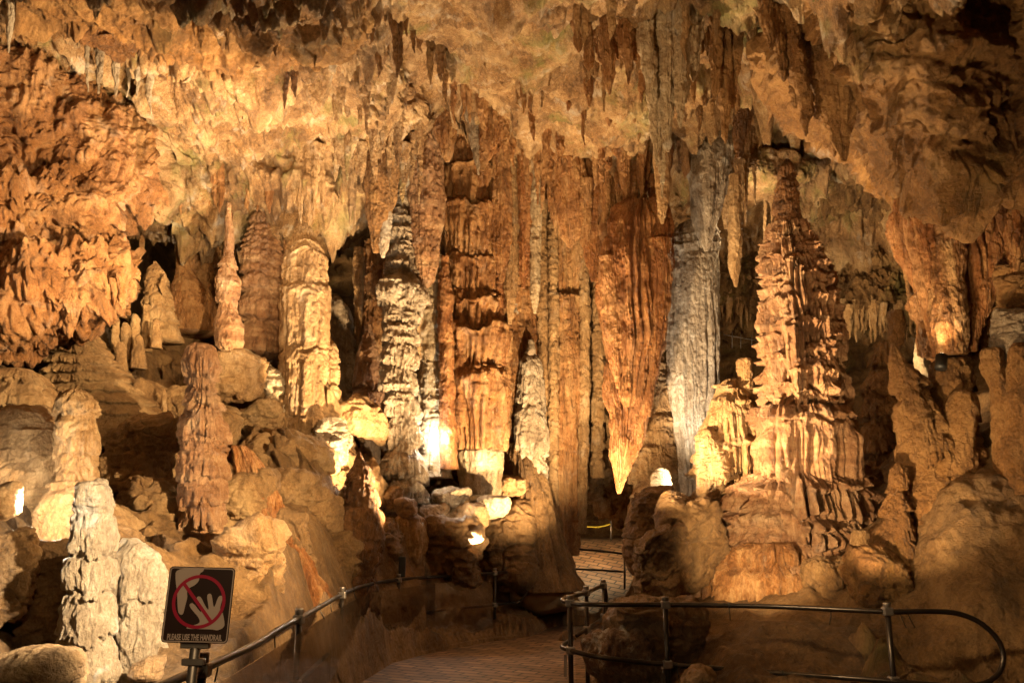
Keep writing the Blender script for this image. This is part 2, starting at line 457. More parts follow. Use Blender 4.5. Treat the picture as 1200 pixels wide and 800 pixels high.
def dripstone(name, label, cat, Y, prof, mat, parent=None, group=None, **kw):
    V, Q = lathe(prof, Y, seed=kw.pop('seed', nextseed()), **kw)
    # close the two ends with a tiny ring so no hole shows
    nv, nu, _ = V.shape
    top = V[0].mean(0) + (V[0] - V[0].mean(0)) * 0.02
    bot = V[-1].mean(0) + (V[-1] - V[-1].mean(0)) * 0.02
    V = np.concatenate([top[None], V, bot[None]], 0)
    o = place(name, V, grid_quads(nu, nv + 2, True), M[mat], parent)
    if parent is None: tag(o, label, cat, group)
    elif label: o['label'] = label
    return o

def blob(px, py, Y, hw, hh, hd=None, style='mud', amp=1.0, sq=2.4, seed=0.0, rot=0.0, dens=1.0, facet=13):
    s = mpp(py, Y); c = P(px, py, Y)
    rx, rz = hw * s, hh * s; ry = rx if hd is None else hd
    nu = int(np.clip(2 * math.pi * hw * 1.0 * dens, 36, 460)); nv = int(np.clip(math.pi * hh * 1.1 * dens, 24, 300))
    th = np.linspace(0, 2 * math.pi, nu, endpoint=False); ph = np.linspace(0.001, math.pi - 0.001, nv)
    D = np.stack([np.sin(ph)[:, None] * np.cos(th), np.sin(ph)[:, None] * np.sin(th), np.cos(ph)[:, None] + 0 * th], -1)
    g = np.random.default_rng(int(seed * 1000) + int(px * 7 + py))
    n_ = g.normal(size=(facet, 3)); n_ /= np.linalg.norm(n_, axis=1, keepdims=True)
    n_ = np.concatenate([n_, [[1,0,0],[-1,0,0],[0,0,1],[0,0,-1],[0,-1,0],[0,1,0]]]); d_ = np.concatenate([g.uniform(.8, 1.02, facet), np.full(6, 1.0)])
    acc = 0
    pw = 7.5 if sq < 5 else 30.0
    for nn, dd in zip(n_, d_):
        acc = acc + np.maximum((D @ nn) / dd, 0) ** pw
    rad = acc ** (-1 / pw)
    V = D * rad[..., None] * np.array([rx, ry, rz])
    cr, sr = math.cos(rot), math.sin(rot)
    Rm = np.array([[cr, 0, sr], [0, 1, 0], [-sr, 0, cr]])
    V = V @ Rm.T
    n = normals(np.concatenate([V, V[:, :1]], 1))[:, :-1]
    if (n * V).sum() < 0: n = -n
    V = V + c
    k = min(1.0, min(rx, rz) / 0.5)
    fade = np.sin(ph)[:, None] ** 0.3
    V = V + n * (rough(V / max(k, 0.35), style, amp * k, seed) * fade)[..., None]
    return V, grid_quads(nu, nv, True)

def boulder(name, label, px, py, Y, hw, hh, mat='mud', cat='boulder', group=None, parent=None, **kw):
    V, Q = blob(px, py, Y, hw, hh, seed=nextseed(), **kw)
    o = place(name, V, Q, M[mat], parent)
    if parent is None: tag(o, label, cat, group)
    return o

# ------------------------------------------------------------------ tubes, boxes
def tube_pts(pts, r, seg=12, sub=1):
    pts = np.asarray(pts, float)
    if sub > 1:
        s = np.concatenate([[0], np.cumsum(np.linalg.norm(np.diff(pts, axis=0), axis=1))])
        x = np.linspace(0, s[-1], max(4, int(s[-1] / 0.06)))
        # Catmull-Rom
        m = np.zeros_like(pts)
        m[1:-1] = (pts[2:] - pts[:-2]) / (s[2:] - s[:-2])[:, None]
        m[0] = (pts[1] - pts[0]) / (s[1] - s[0]); m[-1] = (pts[-1] - pts[-2]) / (s[-1] - s[-2])
        i = np.clip(np.searchsorted(s, x) - 1, 0, len(s) - 2); h = (s[i + 1] - s[i])[:, None]; t = ((x - s[i])[:, None]) / h
        pts = (2*t**3-3*t**2+1)*pts[i] + (t**3-2*t**2+t)*h*m[i] + (-2*t**3+3*t**2)*pts[i+1] + (t**3-t**2)*h*m[i+1]
    d = np.gradient(pts, axis=0); d /= np.linalg.norm(d, axis=1, keepdims=True) + 1e-12
    up = np.array([0, 0, 1.0]) if abs(d[0][2]) < 0.9 else np.array([1.0, 0, 0])
    rings = []
    a = np.cross(d[0], up); a /= np.linalg.norm(a)
    th = np.linspace(0, 2 * math.pi, seg, endpoint=False)
    for p, t in zip(pts, d):
        a = a - t * np.dot(a, t); a /= np.linalg.norm(a); b = np.cross(t, a)
        rings.append(p + r * (np.cos(th)[:, None] * a + np.sin(th)[:, None] * b))
    R = np.array(rings)
    R = np.concatenate([(pts[0] + (R[0] - pts[0]) * 0.03)[None], R, (pts[-1] + (R[-1] - pts[-1]) * 0.03)[None]], 0)
    return R, grid_quads(seg, len(R), True)

def tube(name, pts, r, mat, parent, seg=12, sub=1):
    V, Q = tube_pts(pts, r, seg, sub)
    return place(name, V, Q, M[mat], parent)

def box_vq(c, size, ax=None):
    c = np.asarray(c, float); h = np.asarray(size, float) / 2
    S = np.array([[-1,-1,-1],[1,-1,-1],[1,1,-1],[-1,1,-1],[-1,-1,1],[1,-1,1],[1,1,1],[-1,1,1]], float) * h
    if ax is not None: S = S @ np.asarray(ax, float)
    Q = np.array([[0,3,2,1],[4,5,6,7],[0,1,5,4],[1,2,6,5],[2,3,7,6],[3,0,4,7]])
    return c + S, Q

def box(name, c, size, mat, parent, ax=None, bevel=0.0):
    V, Q = box_vq(c, size, ax)
    o = place(name, V, Q, M[mat], parent, smooth=False)
    if bevel:
        b = o.modifiers.new('bevel', 'BEVEL'); b.width = bevel; b.segments = 2
    return o

# ================================================================== THE SETTING
def struct(name, V, Q, mat): return tag(place(name, V, Q, M[mat]), kind='structure')

# the chamber itself: a big rough vault all round
def vault():
    nu, nv = 620, 360
    th = np.linspace(0, 2 * math.pi, nu, endpoint=False); ph = np.linspace(0.02, math.pi - 0.02, nv)
    D = np.stack([np.sin(ph)[:, None] * np.cos(th), np.sin(ph)[:, None] * np.sin(th), np.cos(ph)[:, None] + 0 * th], -1)
    V = D * np.array([18.0, 17.0, 12.0]) + np.array([0, 5.5, 3.0])
    V[..., 2] = np.maximum(V[..., 2], -1.2)
    q = V
    h = 1.1 * fbm(q * 0.22, 3) + 0.5 * billow(q * np.array([0.9, 0.9, 1.8]), 2) + 0.22 * billow(q * np.array([2.4, 2.4, 4.0]), 2) + 0.12 * ridge(q * np.array([3, 3, 0.6]))
    V = V - D * (h + 0.2)[..., None]
    return V, grid_quads(nu, nv, True)
struct('cave_wall', *vault(), 'shell')

CEIL = {
 -320: [(-420,3.2),(-160,4.6),(60,6.2),(280,7.2),(400,7.6),(425,8.6),(415,12)],
 -120: [(-420,3.2),(-160,5.2),(20,7.4),(120,8.6),(280,9.2),(380,9.0),(402,10),(395,13)],
 0:   [(-420,3.4),(-90,6.2),(18,8.3),(60,9.9),(150,10.3),(230,9.9),(290,10.2),(345,10.4),(372,11.4),(360,14)],
 90:  [(-420,3.4),(-90,6.2),(10,8.0),(45,9.2),(70,10.4),(150,10.6),(240,10.2),(290,10.5),(325,10.6),(345,11.6),(338,14)],
 150: [(-420,3.4),(-90,6.2),(8,8.0),(42,9.1),(75,10.4),(150,10.9),(200,10.9),(225,11.2),(240,12),(262,15.5)],
 205: [(-420,3.4),(-90,6.2),(14,8.4),(58,9.2),(88,9.8),(110,10.3),(165,12.2),(176,12.6),(226,12.7),(240,13.3),(272,16.5)],
 300: [(-420,3.4),(-90,6.2),(30,8.7),(70,9.2),(86,9.7),(105,10.2),(160,12.1),(170,12.5),(228,12.7),(243,13.3),(282,17)],
 390: [(-420,3.4),(-90,6.2),(28,8.7),(66,9.3),(80,9.8),(100,10.3),(155,11.9),(168,12.3),(232,12.6),(246,13.2),(287,17)],
 440: [(-420,3.4),(-90,6.2),(24,9.2),(60,9.8),(100,11.2),(150,12.0),(195,12.6),(212,13),(228,13.5),(240,14.2),(290,18)],
 490: [(-420,3.4),(-90,6.2),(14,8.8),(44,9.8),(60,11.4),(110,12.4),(160,12.9),(185,13.3),(198,13.8),(230,16),(300,20)],
 530: [(-420,3.4),(-90,6.0),(14,8.8),(66,10.9),(84,11.6),(92,12.3),(100,13.4),(130,15),(170,17.5),(220,19),(300,21)],
 570: [(-420,3.4),(-90,6.0),(14,8.8),(80,11.2),(108,12.1),(116,12.5),(124,13.6),(150,15.5),(200,18),(240,19.5),(310,21)],
 620: [(-420,3.4),(-90,6.0),(14,8.8),(90,11.3),(150,12.9),(166,13.3),(174,14.4),(190,16),(230,18.5),(260,19.5),(320,21)],
 670: [(-420,3.4),(-90,6.0),(14,8.8),(100,11.4),(175,13.4),(190,13.9),(200,14.6),(225,16.5),(250,18.5),(280,19.5),(330,21)],
 730: [(-420,3.4),(-90,6.0),(14,8.8),(100,11.4),(185,13.4),(225,14.1),(245,14.6),(260,15.6),(275,17.5),(300,19.5),(340,21)],
 800: [(-420,3.4),(-90,6.0),(14,9.2),(90,11.5),(170,13.8),(205,14.6),(235,15.2),(255,16.2),(275,18),(300,19.5),(345,21)],
 860: [(-420,3.4),(-90,6.0),(14,9.6),(80,11.8),(140,14),(178,15.4),(190,16),(215,16.6),(235,17.4),(290,18.6),(345,21)],
 930: [(-420,3.4),(-90,6.0),(14,9.6),(80,11.8),(140,14),(185,15.6),(200,16.4),(230,17),(270,17.6),(320,18.6),(365,20)],
 1020:[(-420,3.4),(-90,6.2),(14,9.4),(90,12),(150,14.5),(200,16.2),(250,17),(300,17.6),(340,18),(372,18.2),(385,20)],
 1120:[(-420,3.4),(-90,6.2),(14,9.2),(90,11.5),(150,13.5),(220,15),(280,16),(330,16.6),(365,17),(385,17.2),(392,19)],
 1300:[(-420,3.4),(-120,6.0),(14,9.0),(90,10.5),(150,12),(240,13.5),(320,14.5),(380,15),(420,15.2),(440,15.4),(445,17)],
 1600:[(-420,3.2),(-120,5.4),(14,8.0),(90,9),(150,10),(240,11),(320,12),(380,12.5),(420,13),(440,13),(445,15)],
}
struct('ceiling', *sheet(CEIL, 1350, 640, 'ceil', 0.95, 2.0, 1.0,
   [(*P(250, 130, 11.2), 1.5, .93), (*P(370, 125, 11.1), 1.4, .93), (*P(560, 40, 9.8), 1.2, .85), (*P(630, 110, 11.7), 1.6, .85), (*P(700, 150, 12.9), 1.3, .7)]), 'ceil')

# the ground: clay banks either side of the path, one sheet
GRND = {
 -500:[(1400,2.2),(900,4.2),(700,5.5),(560,7),(480,8.5),(420,11),(390,14)],
 -150:[(1400,2.2),(900,4.4),(760,5.4),(640,6.8),(540,8.6),(470,10.2),(420,12.5),(385,15)],
 0:   [(1400,2.2),(950,4.6),(800,5.6),(690,6.9),(600,8.6),(500,9.8),(450,11.2),(400,13.2),(370,16)],
 100: [(1400,2.2),(1000,4.5),(860,5.8),(740,7.4),(620,9.0),(530,10.2),(470,11.4),(410,13.6),(380,16)],
 200: [(1400,2.2),(1080,3.9),(960,4.6),(820,5.6),(740,7.0),(650,9.0),(560,10.4),(490,11.6),(440,13.2),(385,16)],
 300: [(1400,2.2),(1080,3.9),(905,5.7),(850,6.0),(800,6.6),(690,8.6),(590,10.6),(520,11.8),(470,13.2),(420,15),(390,17)],
 380: [(1400,2.2),(1080,3.9),(905,5.9),(843,7.3),(800,7.7),(740,8.8),(670,10.0),(600,11.4),(550,12.4),(500,13.4),(470,14.4),(430,17)],
 450: [(1400,2.2),(1010,4.15),(850,7.0),(778,10.3),(757,10.8),(730,11.2),(690,11.6),(640,12.1),(600,12.8),(575,13.4),(545,14.6),(520,16),(480,18)],
 520: [(1400,2.2),(1010,4.15),(850,7.0),(775,10.6),(745,12.8),(700,13.1),(650,13.5),(605,13.9),(585,14.5),(560,15.5),(500,19)],
 580: [(1400,2.2),(1010,4.15),(850,7.0),(775,10.6),(732,14.2),(690,14.7),(640,15.0),(600,15.3),(575,15.8),(560,17),(520,20)],
 640: [(1400,2.2),(1010,4.15),(850,7.0),(775,10.6),(727,15.0),(722,15.4),(690,15.7),(660,16.0),(630,16.5),(600,17.4),(580,18.4),(550,20.5)],
 690: [(1400,2.2),(1010,4.15),(850,7.0),(775,10.6),(727,15.0),(722,16.0),(718,17.4),(714,18.4),(709,19.4),(705,20.5),(700,22)],
 735: [(1400,2.2),(1010,4.15),(850,7.0),(775,10.6),(745,12.6),(738,13.4),(728,14.4),(716,15.6),(700,17),(660,19),(620,21)],
 800: [(1400,2.2),(1010,4.15),(880,6.3),(800,8.4),(740,9.7),(710,10.5),(680,11.6),(640,13.2),(610,14.8),(580,17),(540,20)],
 880: [(1400,2.2),(1010,4.15),(880,6.2),(790,7.9),(740,9.0),(710,10.2),(680,11.3),(640,12.9),(600,15),(550,17.5),(470,20)],
 960: [(1400,2.2),(1010,4.1),(890,6.3),(830,7.5),(780,8.2),(730,8.9),(710,9.6),(680,10.6),(640,12),(590,14),(540,17),(450,20)],
 1040: [(1400,2.2),(1010,4.1),(900,6.4),(850,7.6),(790,8.2),(720,8.6),(680,9.0),(640,9.6),(600,10.5),(560,12.5),(520,15),(430,19)],
 1110: [(1400,2.2),(1010,4.0),(900,6.5),(850,7.6),(780,8.0),(680,8.5),(610,8.9),(560,9.4),(530,10),(510,11),(490,13),(430,17)],
 1200: [(1400,2.2),(1000,3.9),(900,6.3),(850,7.4),(740,7.9),(620,8.4),(540,8.9),(485,9.3),(465,10),(450,11.5),(440,13),(420,16)],
 1400:[(1400,2.2),(960,4.0),(800,6.2),(640,7.0),(540,7.6),(470,8.2),(420,8.8),(400,9.6),(390,11),(385,13),(380,15)],
 1700:[(1400,2.2),(860,3.2),(700,4.2),(560,5.2),(460,6.2),(400,7),(370,8),(360,9),(355,10),(350,12),(345,14)],
}
EDGE_Y = [-3, 3.9, 6.4, 8.4, 10, 11.2, 12, 12.8, 13.4, 13.8, 15.6, 20]
EDGE_X = [-1.46, -1.48, -1.63, -1.71, -1.67, -1.5, -1.15, -.7, -.25, .25, .78, .9]
for _k in list(GRND):
    if -600 < _k <= 380:
        GRND[_k] = [(a, b if b < 7 else b - 0.55 * min(1, (b - 7) / 1.5)) for a, b in GRND[_k]]
def ground():
    V, Q = sheet(GRND, 1100, 620, 'bank', 1.0, 9.0)
    x, y, z = V[..., 0], V[..., 1], V[..., 2]
    # the paved path is cut level into the banks
    xl = np.interp(y, EDGE_Y, EDGE_X) - 0.12
    xr = np.interp(y, [0, 6.6, 7.8, 8.2, 11, 14, 17, 20], [4.2, 3.9, 0.65, 0.6, 1.15, 1.7, 2.2, 2.4])
    inn = sst(0, 0.22, x - xl) * sst(0, 0.22, xr - x) * (y < 15.5)
    m = sst(0.5, 1.6, xl - x) * (y > 3.5)
    lumps = 0.55 * billow(V * 0.85 + 3, 2) + 0.16 * billow(V * np.array([2.6, 2.6, 2.0]), 2) + 0.09 * ridge(V * np.array([5, 5, 0.8])) + 0.04 * billow(V * np.array([11, 11, 5]), 2)
    V += (m * lumps)[..., None] * np.array([0, -0.75, 0.4])
    x, y, z = V[..., 0], V[..., 1], V[..., 2]
    z = np.where((x < xl) & (y > 2) & (y < 14.2), np.minimum(z, 0.04 + 2.6 * (xl - x) + 0.06 * fbm(V * 2.5, 3)), z)
    V[..., 2] = np.where(inn > 0.02, np.minimum(z, z * (1 - inn) + (-0.12) * inn), z)
    return V, Q
struct('ground', *ground(), 'bank')

# level brick path (sheet just above the cut ground)
def path_sheet():
    ys = np.linspace(-3, 15.6, 120); us = np.linspace(0, 1, 40)
    xl = np.interp(ys, EDGE_Y, EDGE_X) - 0.06
    xr = np.interp(ys, [-3, 6.6, 7.8, 8.2, 11, 14, 16], [4.1, 3.9, 0.62, 0.58, 1.12, 1.7, 2.1])
    X = xl[:, None] + (xr - xl)[:, None] * us
    V = np.stack([X, ys[:, None] + 0 * X, 0.012 * fbm(np.stack([X, ys[:, None] + 0 * X, 0 * X], -1) * 0.8, 2)], -1)
    return V, grid_quads(40, 120)
struct('path', *path_sheet(), 'brick')
def kerb_strip():
    y = np.linspace(-2, 14.2, 260); x = np.interp(y, EDGE_Y, EDGE_X) - 0.05
    k = np.ones(9) / 9; x = np.convolve(np.pad(x, 4, mode='edge'), k, 'valid')
    pts = np.stack([x, y], -1); d = np.gradient(pts, axis=0); d /= np.linalg.norm(d, axis=1, keepdims=True)
    n = np.stack([-d[:, 1], d[:, 0]], -1)
    sec = [(-0.05, -0.05), (-0.05, 0.04), (-0.035, 0.055), (0.10, 0.06), (0.115, 0.05), (0.115, -0.2)]
    V = np.stack([np.concatenate([pts + n * a, np.full((len(y), 1), b)], 1) for a, b in sec], 1)
    V[..., :2] += 0.012 * noise(V * 3)[..., None]
    return V, grid_quads(6, len(y))
struct('kerb', *kerb_strip(), 'bank')

# ================================================================== BIG ROCK MASSES
def mass(name, label, cat, cols, nu, nv, style, mat, amp=1.0, seed=0.0):
    V, Q = sheet(cols, nu, nv, style, amp, seed, {'pop': 0.7, 'mud': 0.45, 'drape': 0.6}.get(style, 0))
    return tag(place(name, V, Q, M[mat]), label, cat)

mass('bulging_rock', 'huge brown bulging rock hanging from the ceiling above the tall tiered stalagmite', 'rock mass', {
 895: [(-330,4.5),(-120,6.6),(-20,8.2),(20,8.9),(50,9.4),(62,9.9),(60,12)],
 925: [(-330,4.5),(-120,6.5),(-20,7.9),(50,8.8),(95,9.4),(112,9.9),(105,12)],
 960: [(-330,4.5),(-120,6.4),(-20,7.7),(70,8.5),(140,9.2),(160,9.8),(150,12.5)],
 1000:[(-330,4.5),(-120,6.3),(-20,7.5),(80,8.1),(150,8.8),(172,9.6),(165,12.5)],
 1060:[(-330,4.5),(-120,6.2),(-20,7.3),(90,7.8),(190,8.5),(228,9.4),(235,12.5)],
 1120:[(-330,4.5),(-120,6.1),(-20,7.2),(90,7.6),(200,8.2),(255,9.2),(262,12.5)],
 1185:[(-330,4.5),(-120,6.1),(-20,7.3),(90,7.8),(200,8.3),(262,9.2),(270,12.5)],
 1260:[(-330,4.3),(-120,5.6),(-20,6.6),(90,7.2),(200,7.8),(265,8.7),(272,12)],
 1480:[(-330,4.0),(-120,5.0),(-20,5.8),(90,6.4),(200,7.0),(275,8),(280,11)],
}, 520, 420, 'mud', 'mass', 1.25, 4.0)

mass('back_wall_ledges', 'dim far wall of knobbly ledges in the gap behind the giant tiered stalagmite', 'rock wall', {
 800: [(215,17.5),(250,17.9),(300,18.3),(345,18.8),(352,19.4),(350,21)],
 870: [(212,17.2),(235,17.8),(290,18.2),(340,18.6),(362,18.9),(368,19.4),(364,21)],
 940: [(190,16.6),(215,17.2),(250,17.6),(262,18.2),(300,18.0),(340,18.0),(368,18.3),(376,18.8),(372,21)],
 1010:[(165,15.4),(200,16.0),(235,17.0),(262,17.8),(300,17.5),(335,17.2),(362,17.3),(376,17.9),(372,20)],
 1070:[(165,14.5),(200,15.5),(235,16.5),(270,17.2),(310,17.0),(345,16.8),(368,17.0),(380,17.5),(376,20)],
 1150:[(165,14.0),(200,15.0),(250,16.3),(310,16.6),(345,16.6),(372,16.8),(384,17.4),(380,20)],
}, 420, 300, 'pop', 'shell', 1.3, 5.0)

mass('ceiling_bulge', 'brown fluted bulge of ceiling rock at the upper left, above the lit slab', 'rock mass', {
 20: [(-260,4.6),(-100,5.9),(-30,7.2),(0,7.9),(12,8.3),(4,10)],
 110:[(-260,4.6),(-100,5.8),(-20,7.3),(14,8.0),(26,8.5),(18,10)],
 170:[(-260,4.6),(-100,5.7),(-10,7.3),(40,8.2),(58,8.7),(48,10.3)],
 230:[(-260,4.6),(-100,5.7),(-10,7.3),(50,8.4),(72,9.0),(60,10.6)],
 290:[(-260,4.6),(-100,5.7),(0,7.5),(56,8.4),(80,9.1),(68,10.8)],
 350:[(-260,4.6),(-100,5.7),(0,7.5),(54,8.5),(76,9.1),(64,10.8)],
 390:[(-260,4.6),(-100,5.8),(0,7.7),(46,8.6),(62,9.0),(50,10.6)],
 425:[(-260,4.6),(-100,6.0),(-10,8.0),(18,8.8),(26,9.1),(14,10.4)],
}, 480, 300, 'drape', 'mass', 1.1, 7.0)

mass('flowstone_shelf', 'wide orange popcorn shelf with a dripping lower edge at the far left wall', 'flowstone', {
 -260:[(250,9.4),(285,8.6),(330,8.4),(385,8.7),(410,9.4),(405,12)],
 -100:[(258,9.9),(290,9.1),(340,8.8),(395,9.1),(415,9.8),(408,12.5)],
 0:  [(268,10.4),(296,9.5),(345,9.2),(385,9.3),(403,9.8),(396,13)],
 60: [(268,10.6),(294,9.7),(335,9.4),(366,9.5),(384,10),(376,13)],
 110:[(270,10.8),(296,9.9),(330,9.6),(362,9.7),(372,10.2),(366,13)],
 140:[(282,10.9),(302,10.1),(320,9.9),(338,9.9),(348,10.4),(343,13)],
 160:[(300,11.2),(310,10.7),(318,10.5),(326,10.5),(330,10.8),(330,13)],
}, 420, 260, 'pop', 'pop', 0.8, 6.0)

# drip-curtained rock on the left wall above the shelf
mass('popcorn_wall', 'rough orange wall of popcorn calcite bulging out above the left shelf', 'rock wall', {
 -260:[(-60,6.4),(60,7.4),(160,8.2),(240,8.4),(286,9),(280,11)],
 -100:[(-30,7.6),(70,8.8),(170,9.3),(245,9.2),(290,9.7),(284,12)],
 0:  [(30,9.6),(80,9.7),(170,9.9),(240,9.6),(288,10.0),(282,12.5)],
 80: [(60,10.2),(100,10.2),(180,10.3),(245,10.0),(286,10.4),(280,13)],
 140:[(90,10.6),(130,10.5),(190,10.6),(225,10.6),(250,10.9),(250,13)],
 185:[(110,10.9),(140,10.8),(170,10.9),(195,11.0),(206,11.4),(212,13)],
}, 420, 420, 'pop', 'pop', 0.95, 8.0)

# ================================================================== DRIPSTONE, LEFT SIDE
dripstone('column', 'buff fluted column with stacked blocky tiers, lit bright gold on its right edge', 'column', 12.5,
  [(262,355,4),(276,356,10),(290,357,18),(304,358,22),(330,358,25),(400,357,25),(470,355,25),(500,355,24),(512,355,21)], 'tan',
  tiers=[290,300,318,332,335,408,478,489], ta=0.13, mode='cap', fl=0.22, ff=11, lump=0.018, wob=0.07, jag=0.3)
dripstone('stalagmite', 'fat rust brown stalagmite of many ragged rings left of the buff tiered column', 'stalagmite', 13.2,
  [(244,308,3),(252,308,7),(270,308,14),(300,307,22),(345,306,25),(380,306,24),(415,306,23),(421,306,15)], 'red',
  tiers=[262,270,277,285,293,301,311,322,341,376,417], ta=0.22, fl=0.3, ff=11, lump=0.015, jag=0.5, wob=0.05, lipw=1.4)
dripstone('stalagmite', 'club shaped stalagmite with a long thin stem reaching up to the roof', 'stalagmite', 12.2,
  [(238,268,3),(300,268,5),(312,267,10),(330,267,13),(360,267,12),(385,268,15),(400,268,15),(412,268,9)], 'red',
  tiers=[312,352,408], ta=0.12, fl=0.14, ff=13, lump=0.015)
dripstone('column', 'dim round shouldered column standing in the recess behind the club shaped stalagmite', 'column', 14.5,
  [(256,240,6),(259,240,13),(266,240,19),(285,240,20),(310,240,20),(335,243,17),(360,246,12),(400,246,12)], 'orange',
  tiers=[272,290,300,318], ta=0.10, mode='cap', fl=0.06, ff=9, lump=0.02)
dripstone('stalagmite', 'slim candle stalagmite standing on a smooth dark cone in the recess', 'stalagmite', 13.6,
  [(246,213,2),(262,213,5),(285,214,5),(305,214,6),(320,215,8),(340,221,22),(368,227,29),(392,228,30)], 'orange', ta=0.05, fl=0.03, lump=0.02)
dripstone('stalagmite', 'low knobbly stalagmite crowned with two blunt fingers, facing the candle stalagmite', 'stalagmite', 11.9,
  [(306,181,3),(316,182,7),(330,184,10),(352,186,15),(384,190,19),(400,190,22)], 'mud', tiers=[330,346,360,378], ta=0.12, fl=0.08, lump=0.03)
boulder('rock_finger', 'small green tinged finger of rock on the low knobbly stalagmite', 192, 332, 11.7, 6, 16, 'mud', cat='rock')
dripstone('stalagmite', 'tall reddish stalagmite of stacked pagoda tiers rising directly behind the sign', 'stalagmite', 9.0,
  [(403,236,10),(407,236,16),(413,236,17),(428,236,17),(440,236,13),(454,236,12),(460,238,15),(472,240,18),(490,240,21),(512,239,24),(540,237,26),(560,237,26),(600,236,26),(660,234,26),(720,232,28),(830,230,34)], 'red',
  tiers=[441,456,473,511,520,562,590,612,655,690,720], ta=0.13, fl=0.26, ff=14, lump=0.018, jag=0.8, wob=0.07)
dripstone('stalagmite', 'blunt bullet shaped tan stalagmite beside the glaring white boulder at far left', 'stalagmite', 8.0,
  [(456,88,5),(461,88,12),(472,90,17),(490,91,20),(530,90,20),(562,88,19),(567,86,24),(600,80,32),(660,75,42)], 'tan',
  tiers=[483,532,546,565], ta=0.08, fl=0.07, ff=12, lump=0.022)
t = thing('stalagmite', 'thick pale stalagmite with a knobbed head at the lower left, left of the sign', 'stalagmite', tuple(P(108, 800, 6.0)))
dripstone('shaft', None, None, 6.0, [(598,111,16),(606,112,22),(640,112,23),(651,111,20),(656,110,26),(688,108,28),(694,108,26),(698,107,30),(740,105,33),(800,104,40),(900,104,52)], 'pale', t,
  tiers=[652,692,748,800], ta=0.07, fl=0.07, ff=11, lump=0.02)
for k, (a, b, r1, r2) in enumerate([(112,585,19,20),(122,594,13,15),(101,596,12,13),(117,570,8,9)]):
    boulder('head_knob', None, a, b, 5.95, r1, r2, 'pale', parent=t, amp=0.6)
dripstone('flowstone_drapery', 'white fluted drapery flowing between the pale stalagmite and the sign', 'flowstone', 6.4,
  [(630,152,8),(640,156,18),(665,164,28),(700,168,32),(730,170,31),(770,172,31),(840,172,34)], 'pale', tiers=[705,768], ta=0.08, mode='skirt', fl=0.2, ff=10, lump=0.025, ell=0.8)
dripstone('stalagmite', 'thin pencil of stone standing free on the clay slope', 'stalagmite', 10.4,
  [(455,192,1),(462,192,2.6),(480,192,3),(508,193,3)], 'tan', fl=0.08, lump=0.006)
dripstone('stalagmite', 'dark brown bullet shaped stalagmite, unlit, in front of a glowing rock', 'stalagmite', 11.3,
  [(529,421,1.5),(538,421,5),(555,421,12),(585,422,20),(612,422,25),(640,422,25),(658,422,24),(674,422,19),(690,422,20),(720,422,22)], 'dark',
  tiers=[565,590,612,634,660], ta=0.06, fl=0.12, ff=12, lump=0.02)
dripstone('stalagmite', 'ragged gold edged stump pressed against the right side of the buff tiered column', 'stalagmite', 12.8,
  [(396,388,3),(408,386,8),(440,386,11),(470,388,11),(492,390,9)], 'tan', tiers=[420,445,470], ta=0.15, fl=0.16, ff=14, lump=0.02)
dripstone('stalagmite', 'slender pinkish cone stalagmite left of the grey ribbed column', 'stalagmite', 14.4,
  [(380,432,3),(400,432,8),(430,433,13),(455,435,18),(468,436,23),(484,437,22)], 'red', tiers=[455,481], ta=0.10, fl=0.10, ff=10, lump=0.022)
dripstone('flowstone_mound', 'stepped flowstone mound with wavy horizontal ripples under the left shelf', 'flowstone', 10.6,
  [(372,82,12),(395,86,22),(425,95,36),(455,110,55),(485,122,72),(530,128,84)], 'mud', tiers=[400,415,428,440,452,464,478,492], ta=0.05, fl=0.08, ff=8, lump=0.025)
dripstone('flowstone_mound', 'sunlit looking domed flowstone with a fringed lip above the glaring white boulder', 'flowstone', 9.2,
  [(432,22,10),(440,22,28),(455,24,40),(478,25,47),(484,25,46),(500,25,40)], 'tan', tiers=[452,483], ta=0.06, fl=0.08, ff=9, lump=0.03)
boulder('boulder', 'glaring white and gold boulder lit from below at the far left', 28, 548, 8.4, 52, 72, 'tan', amp=0.5)
boulder('boulder', 'small smooth rock hiding the lamp at the left margin', 6, 588, 7.2, 14, 20, 'mud')
boulder('boulder', 'smooth lit clay boulder with a pleated lower lip between the bullet stalagmite and pagoda stalagmite', 168, 530, 9.7, 52, 48, 'mud', amp=0.8)
boulder('boulder', 'rounded clay boulder in the hollow below the pleated boulder', 180, 596, 9.2, 48, 46, 'mud', amp=0.8)
boulder('boulder', 'squarish fallen block on the slope behind the thin stone pencil', 158, 470, 10.8, 44, 24, 'mud', amp=0.6)
boulder('boulder', 'flat topped block left of the pagoda stalagmite near the thin stone pencil', 205, 476, 10.9, 30, 26, 'mud', amp=0.6)
boulder('flowstone_boulder', 'round rock with a dripping fringe just right of the pagoda stalagmite head', 275, 442, 11.4, 31, 30, 'tan', amp=0.8, cat='flowstone')
boulder('boulder', 'smooth grey lower boulder on the right of the pagoda stalagmite', 285, 590, 9.6, 34, 40, 'mud', amp=0.7)
boulder('boulder', 'dark wide boulder below the golden column foot', 340, 535, 11.6, 48, 30, 'mud', amp=0.8)
boulder('boulder', 'lit boulder facing the dark bullet shaped stalagmite', 345, 590, 10.8, 48, 36, 'mud', amp=0.8)
boulder('boulder', 'dark hollow sided boulder beneath the ragged rust stalagmite', 300, 490, 12.2, 36, 26, 'mud', amp=0.8)
boulder('boulder', 'brightly lit pale boulder right of the golden column foot', 425, 492, 13.2, 36, 24, 'tan', amp=0.7, rot=0.5)
boulder('boulder', 'glowing small rock partly hidden by the dark bullet shaped stalagmite', 402, 590, 11.4, 10, 22, 'pale', amp=0.7)
